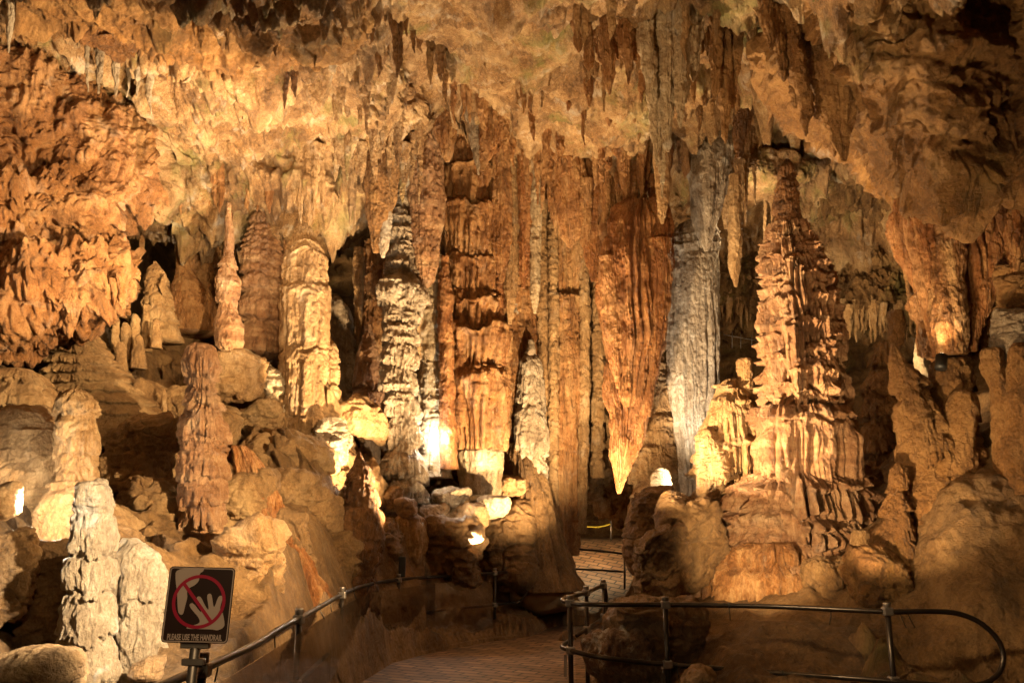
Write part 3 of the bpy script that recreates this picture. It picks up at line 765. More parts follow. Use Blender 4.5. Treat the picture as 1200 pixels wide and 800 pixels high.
boulder('boulder', 'shadowed boulder at the bottom left corner, lowest in the picture', 38, 790, 4.9, 62, 36, 'mud', amp=0.5)
boulder('boulder', 'tan rounded boulder with a niche, left of the thick pale stalagmite', 58, 690, 6.6, 40, 56, 'mud', amp=0.7)
boulder('boulder', 'pale rounded boulder at the left margin below the lamp', 5, 680, 6.3, 34, 66, 'tan', amp=0.7)
boulder('boulder', 'small dirty boulder at the foot of the white drapery', 172, 785, 5.9, 22, 18, 'tan', amp=0.6)
boulder('boulder', 'pale ribbed flowstone boulder right behind the sign', 292, 672, 8.4, 36, 62, 'tan', amp=0.9)
dripstone('flowstone_slope', 'long rust orange fluted flow sliding down beside the sign toward the handrail', 'flowstone', 9.6,
  [(522,276,10),(545,288,16),(580,304,22),(630,322,28),(690,340,36),(750,352,46),(820,356,56)], 'rust', ta=0.05, fl=0.2, ff=8, lump=0.03, ell=0.7)
dripstone('flowstone_ridge', 'feathery white ridge slanting between two boulders below the ragged rust stalagmite', 'flowstone', 12.4,
  [(408,283,6),(425,300,14),(445,318,18),(470,328,14),(490,332,10)], 'pale', tiers=[425,440,455], ta=0.12, fl=0.2, ff=14, lump=0.03)
boulder('boulder', 'grey rounded rock running down right of the golden column foot', 388, 520, 12.3, 18, 34, 'grey', amp=0.9, rot=-0.4)
dripstone('stalagmite', 'broad pale grey stalagmite standing in the shadow right of the golden column', 'stalagmite', 15.0,
  [(345,392,6),(362,394,16),(400,396,20),(440,398,20),(480,398,22)], 'grey', tiers=[380,405,430,455], ta=0.1, fl=0.15, ff=8, lump=0.03)
dripstone('flowstone_drip', 'pale dripping flowstone lump on the dark slope right of the bullet stalagmite', 'flowstone', 12.9,
  [(600,479,8),(608,480,17),(630,482,18),(655,484,14),(690,486,9)], 'tan', fl=0.25, ff=9, lump=0.03)
for px, py, Y, hw, hh, mt, lb in [
   (458,585,12.9,16,16,'tan','round knob of rock beside the bullet stalagmite, nearest to it'),
   (476,596,12.7,12,12,'mud','small round knob between two larger ones under the grey column'),
   (440,577,12.7,11,14,'tan','small pale stone leaning behind the bullet stalagmite tip'),
   (528,582,13.6,24,13,'pale','jagged white rock glaring beside the hidden lamp'),
   (578,592,13.9,22,13,'pale','bright white rock right of the hidden lamp'),
   (508,604,13.3,20,14,'mud','half lit rock under the jagged white rock'),
   (600,570,14.6,18,14,'tan','warm rock shoulder right of the white column foot'),
   (548,608,13.5,20,16,'mud','dark rock standing in front of the hidden lamp')]:
    boulder('rock', lb, px, py, Y, hw, hh, mt, cat='rock', amp=0.8)
dripstone('stalagmite', 'small stub stalagmite in the dark under the left shelf tip', 'stalagmite', 10.7,
  [(386,52,3),(400,51,6),(430,50,8)], 'tan', fl=0.06, lump=0.015)
for k, (px, y0, y1, w, Y) in enumerate([(136,372,402,5,11.2),(147,378,410,6,11.2),(158,368,405,6,11.3),(171,356,400,5,11.4),(183,374,396,6,11.1),(163,392,420,7,11.0),(142,400,425,7,10.9)]):
    dripstone('finger_stalagmite', 'stubby finger stalagmite in a crowd under the left shelf tip', 'stalagmite', Y,
      [(y0,px,2),(y0+4,px,w*0.7),(y1,px,w),(y1+12,px,w*1.2)], 'mud', group='finger stalagmites under the shelf tip', fl=0.05, lump=0.012)

# ================================================================== CENTRE
dripstone('column', 'light grey knobbly column of many thin ragged tiers, left of the white lit column', 'column', 13.5,
  [(180,471,11),(235,468,8),(262,469,9),(300,470,12),(326,470,17),(340,472,24),(352,474,26),(372,472,20),(395,470,19),(450,470,19),(500,472,20),(525,472,20),(540,472,25),(560,470,28),(590,468,30)], 'grey',
  tiers=[215,240,262,282,300,318,352,376,400,425,458,490,520,560], ta=0.14, scal=60, sa=0.10, sw=(0.3, 0.8), fl=0.26, ff=14, lump=0.02, jag=0.8)
dripstone('column', 'white column glowing from a lamp between the grey ragged column and the orange rod', 'column', 14.3,
  [(300,505,15),(360,506,17),(400,506,17),(480,507,17),(530,507,18),(560,507,20)], 'pale', tiers=[350,385,420,470,512], ta=0.08, scal=25, sa=0.12, fl=0.22, ff=11, lump=0.02, jag=.9)
dripstone('column', 'thin red orange rod of stone touching the tall capital tiered column', 'column', 14.0,
  [(300,521,4),(330,521,6),(362,522,9),(420,523,8),(480,524,9),(550,527,9)], 'rust', tiers=[362,402,430,465], ta=0.12, fl=0.05, ff=8, lump=0.02)
t = thing('column', 'tall golden column of overhanging capital tiers ending in a white lit foot', 'column', tuple(P(561, 566, 14.5)))
dripstone('shaft', None, None, 14.5,
  [(110,546,22),(140,548,25),(160,548,26),(220,551,27),(300,553,28),(345,553,27),(352,555,30),(380,556,29),(383,556,30),(400,557,31),(430,557,26),(437,558,31),(450,558,31),(490,559,28),(528,561,25)], 'orange', t,
  tiers=[150,168,182,196,240,300,343,352,384,435], ta=0.2, mode='cap', fl=0.42, ff=9, lump=0.02, jag=0.45, wob=0.08, lipw=1.3)
dripstone('foot', 'white lit fluted foot', None, 14.5, [(526,561,22),(531,562,25),(545,563,25),(566,563,23),(580,563,22)], 'pale', t, fl=0.16, ff=12, lump=0.015)
dripstone('stalactite', 'stout pinkish hanging stalactite above the white lit column', 'stalactite', 13.7,
  [(150,500,16),(180,500,20),(220,500,22),(270,500,20),(310,499,15),(330,498,8),(338,498,2)], 'red', fl=0.12, ff=12, lump=0.03)
t = thing('stalactite', 'brown spindle shaped stalactite with a grey blade tip, left of the grey ragged column', 'stalactite', tuple(P(446, 300, 12.8)))
dripstone('body', None, None, 12.8, [(140,445,12),(170,446,17),(200,447,20),(225,446,17),(250,444,14),(280,442,8),(296,440,3)], 'mass', t, fl=0.12, ff=9, lump=0.02)
dripstone('blade', 'pale grey blade', None, 12.75, [(232,450,6),(250,451,8),(280,450,7),(302,449,1.5)], 'grey', t, fl=0.25, ff=18, lump=0.006, ell=0.6)
# hanging draperies right of the tall column
for (prof, Y, mt, lb, cat) in [
  ([(90,548,5),(120,552,8),(150,556,8),(190,560,5),(205,561,2)], 13.2, 'grey', 'grey green blade of drapery under the slanting slab edge', 'drapery'),
  ([(105,568,9),(140,572,14),(165,575,14),(190,566,5),(200,565,2)], 13.2, 'orange', 'short scalloped drapery hanging from the middle of the slanting slab edge', 'drapery')]:
    dripstone('drapery', lb, cat, Y, prof, mt, fl=0.22, ff=7, lump=0.02, ell=0.45)
dripstone('stalactite', 'long pale grey needle stalactite in front of the big fluted column', 'stalactite', 14.2,
  [(180,629,6),(240,628,7),(300,627,6),(345,627,5),(367,627,1.5)], 'pale', fl=0.2, ff=12, lump=0.01)
t = thing('column', 'wide golden organ pipe column at the centre reaching down to the path bend', 'column', tuple(P(656, 640, 16.0)))
dripstone('shaft', None, None, 16.0, [(190,660,22),(230,661,22),(280,663,23),(335,662,20),(346,662,18),(352,662,23),(372,662,22),(385,662,20),(440,661,19),(500,661,19),(580,659,18),(650,658,18)], 'orange', t,
  tiers=[252,344,374,384], ta=0.09, mode='cap', fl=0.34, ff=11, lump=0.012, wob=0.06)
dripstone('side_pipe', None, None, 15.7, [(235,636,7),(300,636,7),(400,637,7),(520,638,7),(620,640,9)], 'tan', t, fl=0.12, ff=12, lump=0.025)
dripstone('side_pipe', None, None, 15.8, [(285,684,5),(330,685,6),(420,686,6),(520,684,6),(625,680,7)], 'tan', t, fl=0.10, ff=12, lump=0.025)
dripstone('stalagmite', 'grey pointed cone stalagmite with a dripping skirt, left of the organ pipe column', 'stalagmite', 15.2,
  [(398,622,2),(412,622,7),(430,622,12),(460,622,15),(480,622,17),(520,622,18),(570,620,21),(630,616,26)], 'grey', tiers=[472,530], ta=0.10, fl=0.16, ff=9, lump=0.025)
dripstone('flowstone_slope', 'brown flowstone apron sloping from the grey cone down to the path edge', 'flowstone', 15.2,
  [(520,606,10),(550,612,24),(590,618,34),(640,626,42),(690,630,50)], 'bank', fl=0.2, ff=5, lump=0.05)
t = thing('stalactite', 'huge rust orange wedge stalactite hanging point down in the centre', 'stalactite', tuple(P(728, 578, 13.5)))
dripstone('body', None, None, 13.5, [(235,754,18),(248,752,28),(268,748,36),(300,745,38),(340,741,37),(400,738,31),(440,733,24),(500,730,17),(540,728,10),(562,726,6),(578,725,1.5)], 'rust', t, fl=0.5, ff=8, lump=0.02, ell=0.8, wob=0.18)
dripstone('blade', None, None, 13.2, [(280,772,12),(320,772,17),(380,770,11),(420,766,6),(460,763,3),(488,761,1)], 'rust', t, fl=0.2, ff=9, lump=0.02, ell=0.6)
dripstone('blade', None, None, 13.2, [(300,712,10),(350,714,12),(420,720,7),(455,724,2)], 'rust', t, fl=0.2, ff=9, lump=0.02, ell=0.6)
t = thing('column', 'silver grey pleated column beside the rust wedge stalactite', 'column', tuple(P(812, 585, 14.5)))
dripstone('shaft', None, None, 14.5, [(262,815,14),(270,815,24),(282,814,28),(330,813,27),(400,812,26),(460,811,25),(500,812,20),(540,813,15),(590,814,13)], 'grey', t,
  tiers=[272,280,290,300], ta=0.07, mode='cap', fl=0.3, ff=9, lump=0.008, wob=0.05, jag=0.2)
dripstone('side_pipe', None, None, 14.4, [(284,834,6),(300,835,7),(400,833,7),(480,827,6),(496,826,2)], 'pale', t, fl=0.2, ff=13, lump=0.008)
t = thing('stalactite', 'dull grey double pointed stalactite touching the top of the silver pleated column', 'stalactite', tuple(P(835, 295, 14.0)))
dripstone('body', None, None, 14.0, [(130,846,8),(160,840,16),(178,836,24),(205,833,24),(240,829,18),(275,827,8),(294,828,2)], 'grey', t, fl=0.2, ff=8, lump=0.02)
dripstone('blade', None, None, 14.0, [(190,850,10),(220,852,8),(245,852,6),(268,851,2)], 'tan', t, fl=0.2, ff=10, lump=0.01)
dripstone('stalagmite', 'pale tiered stalagmite heaped with scalloped flowstone behind the rust wedge tip', 'stalagmite', 15.0,
  [(408,772,4),(425,773,8),(450,774,12),(480,772,19),(510,771,25),(545,771,29),(580,772,31),(620,772,33)], 'tan', tiers=[450,482,516,556], ta=0.08, scal=70, sa=0.16, sw=(0.3, 0.7), fl=0.2, ff=9, lump=0.03, jag=0.8)
dripstone('stalactite', 'single smooth carrot stalactite hanging in the gap right of the silver column', 'stalactite', 13.2,
  [(205,861,6),(240,861,8),(290,861,8),(318,861,6),(336,862,1.5)], 'tan', fl=0.12, ff=12, lump=0.012)
boulder('flowstone_wall', 'knobbly flowstone wall between the organ pipe column and the rust wedge', 702, 505, 17.2, 34, 100, 'tan', style='pop', amp=1.0, cat='flowstone')
boulder('flowstone_wall', 'low lumpy flowstone around the dark doorway', 748, 590, 17.0, 26, 34, 'tan', style='pop', amp=0.8, cat='flowstone')

# hanging drapery at the top centre
for (prof, Y, mt, lb) in [
  ([(-90,890,24),(-10,896,20),(12,893,12),(30,892,2)], 8.6, 'tan', 'blunt pale drapery tips at the top edge right of centre'),
  ([(60,962,26),(105,976,26),(135,984,20),(160,988,11),(190,989,2)], 8.6, 'mass', 'pinkish fringed drape under the left corner of the bulging rock')]:
    dripstone('drapery', lb, 'drapery', Y, prof, mt, fl=0.5, ff=13, lump=0.015, ell=0.55, wob=0.22)

# ================================================================== RIGHT SIDE
t = thing('stalagmite', 'giant reddish gold tiered stalagmite towering on the right behind the handrail', 'stalagmite', tuple(P(940, 705, 11.5)))
dripstone('trunk', None, None, 11.5,
  [(262,922,14),(280,923,18),(292,925,24),(310,930,30),(330,934,34),(350,936,36),(400,938,41),(450,942,46),(500,944,49),(540,945,51),(580,945,54),(620,945,58)], 'red', t,
  scal=120, sa=0.095, sw=(0.2, 0.5), fl=0.5, ff=10, lump=0.05, jag=0.8)
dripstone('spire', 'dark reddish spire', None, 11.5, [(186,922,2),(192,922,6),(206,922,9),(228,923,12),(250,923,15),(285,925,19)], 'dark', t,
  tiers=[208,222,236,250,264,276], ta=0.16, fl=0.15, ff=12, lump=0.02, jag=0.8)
dripstone('side_spire', None, None, 11.45, [(273,946,4),(279,946,9),(295,948,14),(320,953,20),(350,957,24),(400,960,28),(430,958,24)], 'red', t,
  scal=26, sa=0.12, sw=(0.25, 0.6), fl=0.45, ff=10, lump=0.03, jag=0.9)
dripstone('drip_fringe', None, None, 11.3, [(478,940,36),(490,941,46),(500,942,50),(530,943,51),(565,944,51),(574,944,46)], 'red', t, tiers=[492], ta=0.1, mode='cap', fl=0.7, ff=7, lump=0.02)
dripstone('skirt', None, None, 11.3, [(556,938,48),(572,938,64),(600,935,78),(630,930,84),(660,922,92),(700,915,98),(760,912,102)], 'red', t,
  tiers=[600,648], ta=0.10, mode='cap', scal=90, sa=0.10, sw=(0.16, 0.4), fl=0.55, ff=8, lump=0.03, jag=0.8, ell=0.8)
t = thing('stalagmite', 'short lumpy stalagmite with a square stump on top, left of the giant tiered one', 'stalagmite', tuple(P(866, 660, 11.9)))
dripstone('stump', None, None, 11.9, [(420,872,7),(423,872,9),(440,873,9),(470,876,10)], 'tan', t, fl=0.05, lump=0.015)
dripstone('body', None, None, 11.9, [(444,862,12),(456,860,21),(480,859,26),(500,860,31),(545,862,38),(590,864,45),(640,868,54),(700,870,62)], 'tan', t,
  tiers=[552,598,645], ta=0.10, scal=50, sa=0.16, sw=(0.25, 0.6), fl=0.4, ff=8, lump=0.03, jag=1.2)
boulder('side_lobe', None, 832, 548, 11.5, 18, 48, 'tan', parent=t, amp=0.8)
boulder('boulder', 'big smooth brown boulder nearest the path corner, left of the fringed flowstone', 775, 662, 10.2, 44, 58, 'bank', amp=0.9)
boulder('boulder', 'tall brown boulder behind the big smooth one at the path edge', 765, 612, 11.8, 32, 52, 'bank', amp=0.9)
boulder('boulder', 'brown rock shoulder joining the big smooth boulder to the lumpy stalagmite', 812, 640, 10.6, 34, 56, 'bank', amp=0.9)
boulder('boulder', 'low brown boulder sloping down behind the handrail corner', 770, 735, 9.0, 52, 36, 'bank', amp=0.9)
boulder('rock', 'rock tip glowing cream white from a lamp behind the tall brown boulder', 774, 564, 13.4, 11, 19, 'pale', cat='rock', amp=0.4)
boulder('boulder', 'whitish crusted round boulder inside the handrail corner', 734, 775, 8.9, 44, 48, 'cap', style='pop', amp=0.55, sq=2.2)
boulder('boulder', 'small pale rock lying low behind the lower rail right of the crusted boulder', 815, 795, 7.6, 24, 12, 'tan')
dripstone('flowstone_fringe', 'lower dripping flowstone fringe right under the giant tiered stalagmite', 'flowstone', 10.6,
  [(636,905,30),(650,902,48),(680,900,58),(720,905,62),(780,910,66)], 'orange', tiers=[655], ta=0.1, mode='cap', fl=0.42, ff=6, lump=0.03, ell=0.7)
t = thing('flowstone_curtain', 'great rust brown curtain of flowstone under the bulging rock, its foot lit by a lamp', 'flowstone', tuple(P(1115, 420, 9.6)))
dripstone('curtain', None, None, 9.7, [(195,1122,66),(240,1122,68),(290,1124,62),(340,1124,52),(380,1120,38),(420,1116,26)], 'rust', t, fl=0.45, ff=8, lump=0.04, ell=0.7)
dripstone('pleat', None, None, 9.45, [(215,1078,16),(260,1080,18),(320,1088,14),(380,1096,10),(418,1100,6)], 'rust', t, fl=0.45, ff=10, lump=0.02)
dripstone('pleat', None, None, 9.35, [(230,1110,14),(280,1110,20),(340,1110,18),(390,1110,20),(416,1112,17)], 'orange', t, fl=0.2, ff=7, lump=0.02)
dripstone('pleat', None, None, 9.4, [(220,1160,18),(270,1160,22),(330,1156,16),(390,1143,10),(412,1140,5)], 'rust', t, fl=0.22, ff=7, lump=0.02)
dripstone('drapery', 'rust brown drape at the right margin above the round shouldered boulder', 'drapery', 9.2,
  [(190,1195,24),(240,1195,26),(290,1190,16),(330,1182,6),(345,1180,2)], 'rust', fl=0.24, ff=6, lump=0.03)
boulder('boulder', 'round shouldered boulder at the right margin beneath the rust brown drape', 1195, 335, 9.3, 34, 55, 'mass', amp=0.7)
boulder('boulder', 'grey glinting block at the right margin behind the thin stumps', 1192, 395, 9.0, 20, 36, 'grey', amp=0.7)
dripstone('stalagmite', 'leaning brown stalagmite with a pointed hooked tip on the right slope', 'stalagmite', 9.4,
  [(402,1046,2),(412,1049,6),(430,1056,11),(450,1066,17),(480,1076,22),(520,1084,28),(570,1088,32),(640,1086,36),(720,1084,40)], 'mass', tiers=[455,500,540], ta=0.08, fl=0.08, ff=8, lump=0.04)
dripstone('stalagmite', 'stout flat topped stump below the lit curtain foot', 'stalagmite', 9.5,
  [(420,1115,16),(423,1115,21),(445,1116,24),(480,1118,26),(520,1118,29),(570,1116,34),(650,1116,38)], 'mass', tiers=[450,490], ta=0.06, fl=0.06, ff=8, lump=0.04)
dripstone('stalagmite', 'short rounded stump leaning on the front of the flat topped stump', 'stalagmite', 9.2,
  [(458,1126,6),(464,1126,13),(480,1127,15),(520,1127,16),(550,1126,18),(620,1126,20)], 'mass', fl=0.05, lump=0.03)
dripstone('stalagmite', 'thin brown stump with a glinting rim near the right margin', 'stalagmite', 9.0,
  [(408,1163,8),(412,1163,11),(440,1168,12),(480,1176,14),(510,1180,16),(570,1180,18)], 'mass', fl=0.06, lump=0.03)
dripstone('stalagmite', 'broad stump cut by the right margin', 'stalagmite', 8.8,
  [(402,1196,8),(410,1197,14),(450,1198,16),(500,1198,18),(580,1198,20)], 'mass', fl=0.06, lump=0.03)
dripstone('stalagmite', 'grey white fluted stub standing behind the leaning hooked stalagmite', 'stalagmite', 10.4,
  [(392,1080,3),(398,1080,7),(420,1081,9),(450,1082,9)], 'pale', fl=0.2, ff=12, lump=0.01)
dripstone('stalagmite', 'small knobbed stump low on the slope under the leaning stalagmite', 'stalagmite', 9.2,
  [(543,1052,5),(550,1053,10),(565,1053,10),(580,1051,11),(600,1050,17),(640,1046,26),(690,1040,34)], 'mass', tiers=[575,600], ta=0.1, fl=0.08, lump=0.03)
dripstone('stalagmite', 'pale cylindrical stump on the slope right of the giant tiered stalagmite', 'stalagmite', 10.0,
  [(621,1008,7),(625,1008,10),(650,1008,10),(680,1006,12),(700,1004,16)], 'tan', fl=0.05, lump=0.02)
dripstone('drapery', 'pale hanging sliver right beside the giant tiered stalagmite', 'drapery', 11.4,
  [(495,1002,4),(515,1002,8),(535,1002,8),(546,1002,3)], 'tan', fl=0.2, lump=0.01)
boulder('boulder', 'lumpy brown rock at the foot of the pale cylindrical stump', 985, 690, 9.8, 40, 32, 'bank', style='pop', amp=0.8)
boulder('boulder', 'lumpy brown rock between the pale stump and the knobbed stump', 1030, 672, 9.0, 30, 30, 'mass', amp=0.8)
boulder('boulder', 'orange slab leaning in the gap behind the knobbed stump', 1020, 580, 12.5, 32, 40, 'mass', amp=0.8, rot=0.5)
dripstone('column', 'dim brown column in the dark gap behind the giant tiered stalagmite', 'column', 14.2,
  [(400,1040,12),(450,1034,16),(500,1030,20),(560,1026,26),(620,1020,30)], 'mass', tiers=[430,460,490,530], ta=0.15, fl=0.15, ff=7, lump=0.06)
dripstone('stalactite', 'stubby brown stalactite in the dark gap above the leaning hooked stalagmite', 'stalactite', 12.5,
  [(365,1050,8),(385,1050,9),(402,1050,8),(410,1050,3)], 'mass', fl=0.15, lump=0.03)
boulder('ledge', 'pale green tinted ledge jutting from the back ceiling beside the dark spire', 905, 210, 15.2, 56, 22, 'ceil', style='ceil', amp=0.6, cat='rock ledge', sq=3)
for a, lb in [((893,100,14.2,8,5),'small round stone stuck high in the ceiling cleft, topmost of three'),
              ((886,119,14.3,9,7),'round stone stuck in the ceiling cleft between two others'),
              ((886,139,14.4,12,8),'largest round stone stuck in the ceiling cleft above the pale ledge')]:
    boulder('stone', lb, *a, 'mass', cat='stone', amp=0.3)
for a, lb in [((140,42,8.6,34,22),'dark lump standing for the shade of a ceiling hollow over the pale stalactite row'),
              ((205,58,9.0,28,24),'dark lump standing for the shade of a ceiling hollow right of the pale stalactite row')]:
    boulder('shade_lump', lb, *a, 'dark', cat='shaded hollow', style='pop', amp=0.6)  # dark material puts the shade of two ceiling hollows into colour

# ================================================================== SMALL HANGING STALACTITES
def cluster(label, group, items, mat, cat='stalactite', fl=0.16, name='stalactite'):
    for (px, y0, y1, w, Y) in items:
        h = y1 - y0
        dripstone(name, label, cat, Y, [(y0 - 10, px, w * 1.3), (y0, px, w), (y0 + h * .4, px + random.uniform(-1, 1), w * .75), (y0 + h * .75, px + random.uniform(-1.5, 1.5), w * .45), (y1, px + random.uniform(-2, 2), 0.6)],
                  mat, group=group, fl=fl, ff=14, lump=0.008, ell=random.uniform(.6, 1))
cluster('pale stalactite in the row below the dark hollow at top left', 'pale stalactites at top left',
  [(103,26,108,4,8.9),(117,34,110,6,8.9),(137,58,114,6,9.1),(150,56,114,4,9.2),(160,50,114,6,9.2),(176,44,134,6,9.0),(98,24,44,4,8.9),(110,28,60,4,8.9)], 'grey')
cluster('pale stalactite alone at the upper left corner', None, [(12,-10,62,6,8.0)], 'grey')
cluster('dark stalactite below the brown ceiling bulge, in front of the lit slab', 'dark stalactites over the lit slab',
  [(334,60,128,6,9.1),(345,58,114,7,9.1),(284,105,140,5,10.4),(248,74,98,6,9.2),(322,66,86,5,9.2)], 'dark')
dripstone('drapery', 'shaggy brown drape hanging from the ceiling left of the slanting slab', 'drapery', 8.9,
  [(-40,372,30),(20,374,27),(50,376,22),(70,374,14),(84,372,3)], 'mass', fl=0.24, ff=8, lump=0.02, ell=0.6)
cluster('fluted stalactite in the tight fringe over the buff tiered column', 'fluted fringe over the buff column',
  [(344,180,238,6,12.3),(352,178,262,6,12.2),(360,176,264,6,12.2),(368,178,258,6,12.2),(376,180,250,5,12.3),(338,180,222,5,12.4)], 'tan', fl=0.3)
it = []
for k in range(26):
    x = 172 + k * 6.6 + random.uniform(-2, 2)
    it.append((x, 205 + random.uniform(-20, 12), 236 + random.choice([0, 4, 10, 22, 30]) * random.random() + 4, random.uniform(3.5, 8), 12.6 + random.uniform(-.2, .3)))
cluster('stubby stalactite in the fringe below the lit slab over the recess', 'fringe below the lit slab', it, 'orange')
it = []
for k in range(18):
    x = 110 + k * 14 + random.uniform(-5, 5)
    it.append((x, 228 + random.uniform(0, 10), 262 + random.uniform(0, 50), random.uniform(4, 9), 14.6 + random.uniform(-.6, .8)))
cluster('dim stalactite in the shadow of the recess behind the left columns', 'stalactites in the left recess', it, 'orange')
it = []
for k in range(20):
    x = 395 + k * 5 + random.uniform(-2, 2)
    it.append((x, 150 + random.uniform(0, 40), 190 + random.uniform(0, 75), random.uniform(3, 7), 12.7 + random.uniform(-.2, .5)))
cluster('ragged stalactite under the mossy ceiling left of the tall golden column', 'ragged fringe left of the tall column', it, 'ceil')
it = []
for (x, y) in [(452,0),(460,0),(468,4),(476,2),(444,-4),(484,14),(492,34),(505,52),(515,62),(522,70)]:
    it.append((x, y, y + random.uniform(26, 58), random.uniform(4, 7), 9.2 + 0.03 * y))
cluster('dark stalactite in the group near the top edge left of the slanting slab', 'dark stalactites at the top edge', it, 'mass')
it = []
for k in range(14):
    f = k / 13
    it.append((535 + f * 110 + random.uniform(-3, 3), 92 + f * 90, 110 + f * 100 + random.uniform(6, 50), random.uniform(3, 6), 12.6 + f * 1.2))
cluster('small stalactite along the slanting slab edge', 'stalactites along the slanting slab edge', it, 'orange')
it = []
for k in range(30):
    x = 985 + k * 3.1 + random.uniform(-2, 2)
    it.append((x, 362 + random.uniform(-6, 8), 385 + random.uniform(0, 18), random.uniform(2, 4.5), 17.4 + random.uniform(-.4, .4)))
cluster('tiny stalactite fringing the dim back wall right of the giant stalagmite', 'tiny fringe on the back wall', it, 'tan')
it = []
for k in range(12):
    x = 845 + k * 6 + random.uniform(-2, 2)
    it.append((x, 345 + random.uniform(-12, 6), 365 + random.uniform(0, 22), random.uniform(2, 4), 18.5))
cluster('tiny stalactite over the dark passage left of the giant stalagmite', 'tiny fringe over the dark passage', it, 'tan')
it = [(875,190,265,3,14.2),(884,205,240,2,14.2),(897,215,300,2.5,15.5),(905,225,280,2,15.5),(870,196,246,3,14.1),(1008,250,285,3,17.2),(1022,262,288,3,17.2),(1036,252,282,3,17.2)]
cluster('slender stalactite hanging in the gap around the dark spire', 'slender stalactites round the dark spire', it, 'tan')
it = []
for k in range(16):
    x = -5 + k * 9.8 + random.uniform(-3, 3)
    yb = np.interp(x, [0, 60, 110, 150], [398, 380, 368, 340])
    it.append((x, yb - 14, yb + random.uniform(4, 26), random.uniform(3, 6), 9.7))
cluster('stubby stalactite dripping from the lower edge of the left shelf', 'drips on the left shelf edge', it, 'pop')
it = []
for k in range(16):
    x = 645 + k * 9 + random.uniform(-3, 3)
    it.append((x, 205 + random.uniform(-6, 20), 240 + random.uniform(0, 45), random.uniform(4, 8), 14.2 + random.uniform(-.3, .3)))
cluster('ragged stalactite under the slab above the wedge stalactite', 'ragged fringe above the wedge', it, 'orange')
it = []
for k in range(18):
    x = 1050 + k * 9 + random.uniform(-3, 3)
    it.append((x, 212 + random.uniform(-6, 20) + 0.15 * (x - 1050), 245 + random.uniform(0, 30) + 0.15 * (x - 1050), random.uniform(4, 8), 9.0 + random.uniform(-.3, .2)))
cluster('rusty stalactite in the fringe between bulging rock and curtain', 'rusty fringe under the bulging rock', it, 'rust')

# ================================================================== MORE ROCK BETWEEN THE COLUMNS
dripstone('flowstone_wall', 'shadowed orange fluted wall between the tall golden column and organ pipe column', 'flowstone', 15.9,
  [(200,606,22),(260,606,25),(380,606,24),(480,604,25),(600,604,28)], 'orange', tiers=[330,470], ta=0.06, fl=0.4, ff=10, lump=0.02)
dripstone('column', 'dim amber column in the dark recess left of the grey ragged column', 'column', 15.2,
  [(285,440,12),(330,440,13),(352,438,12),(400,440,12),(470,441,14),(540,442,16)], 'orange', tiers=[318,352,366,392], ta=0.1, mode='cap', fl=0.16, ff=9, lump=0.03)
dripstone('stalactite', 'frayed pale ribbon of stone hanging in the recess left of the dim amber column', 'stalactite', 14.6,
  [(290,420,5),(310,420,6),(350,420,5),(385,419,4),(405,419,1)], 'tan', fl=0.3, ff=12, lump=0.02)
for (prof, Y, mt, lb) in [
  ([(-60,412,18),(10,412,16),(30,411,10),(44,410,3)], 9.2, 'ceil', 'mossy knob of ceiling rock near the top edge left of centre'),
  ([(60,402,14),(110,404,18),(150,404,14),(185,403,8),(200,403,2)], 12.0, 'ceil', 'yellow mossy drape above the brown spindle stalactite'),
  ([(120,470,14),(160,472,16),(185,474,10),(215,474,3)], 13.0, 'ceil', 'mossy ragged drape over the grey ragged column'),
  ([(100,520,16),(150,522,14),(180,524,6),(190,524,2)], 13.4, 'orange', 'rust drape pinched between slab edge and tall golden column'),
  ([(150,660,10),(200,664,22),(240,668,20),(275,668,9),(290,668,2)], 14.0, 'orange', 'knobbly drape over the organ pipe column'),
  ([(180,692,12),(215,692,16),(270,692,12),(310,694,6),(330,695,2)], 14.2, 'rust', 'red brown pointed drape left of the rust wedge'),
  ([(180,712,8),(230,712,11),(270,711,8),(300,710,2)], 14.1, 'orange', 'short pointed drape touching the left shoulder of the rust wedge'),
  ([(170,775,8),(200,776,10),(240,776,7),(262,776,2)], 13.0, 'tan', 'pair of slim pleats under the tall stone curtain'),
  ([(120,870,22),(170,872,20),(200,872,12),(212,872,4)], 14.8, 'mass', 'dark rough rock in the cleft over the carrot stalactite'),
  ([(60,880,18),(100,876,14),(150,868,9),(185,866,3)], 13.0, 'dark', 'black shadowy rib in the cleft right of the brown fluted curtain'),
  ([(195,1052,10),(240,1056,10),(300,1064,8),(350,1070,6),(372,1072,2)], 9.9, 'mass', 'dark narrow rib along the left edge of the great rust curtain')]:
    dripstone('drapery', lb, 'drapery', Y, prof, mt, fl=0.3, ff=8, lump=0.025, ell=0.5)
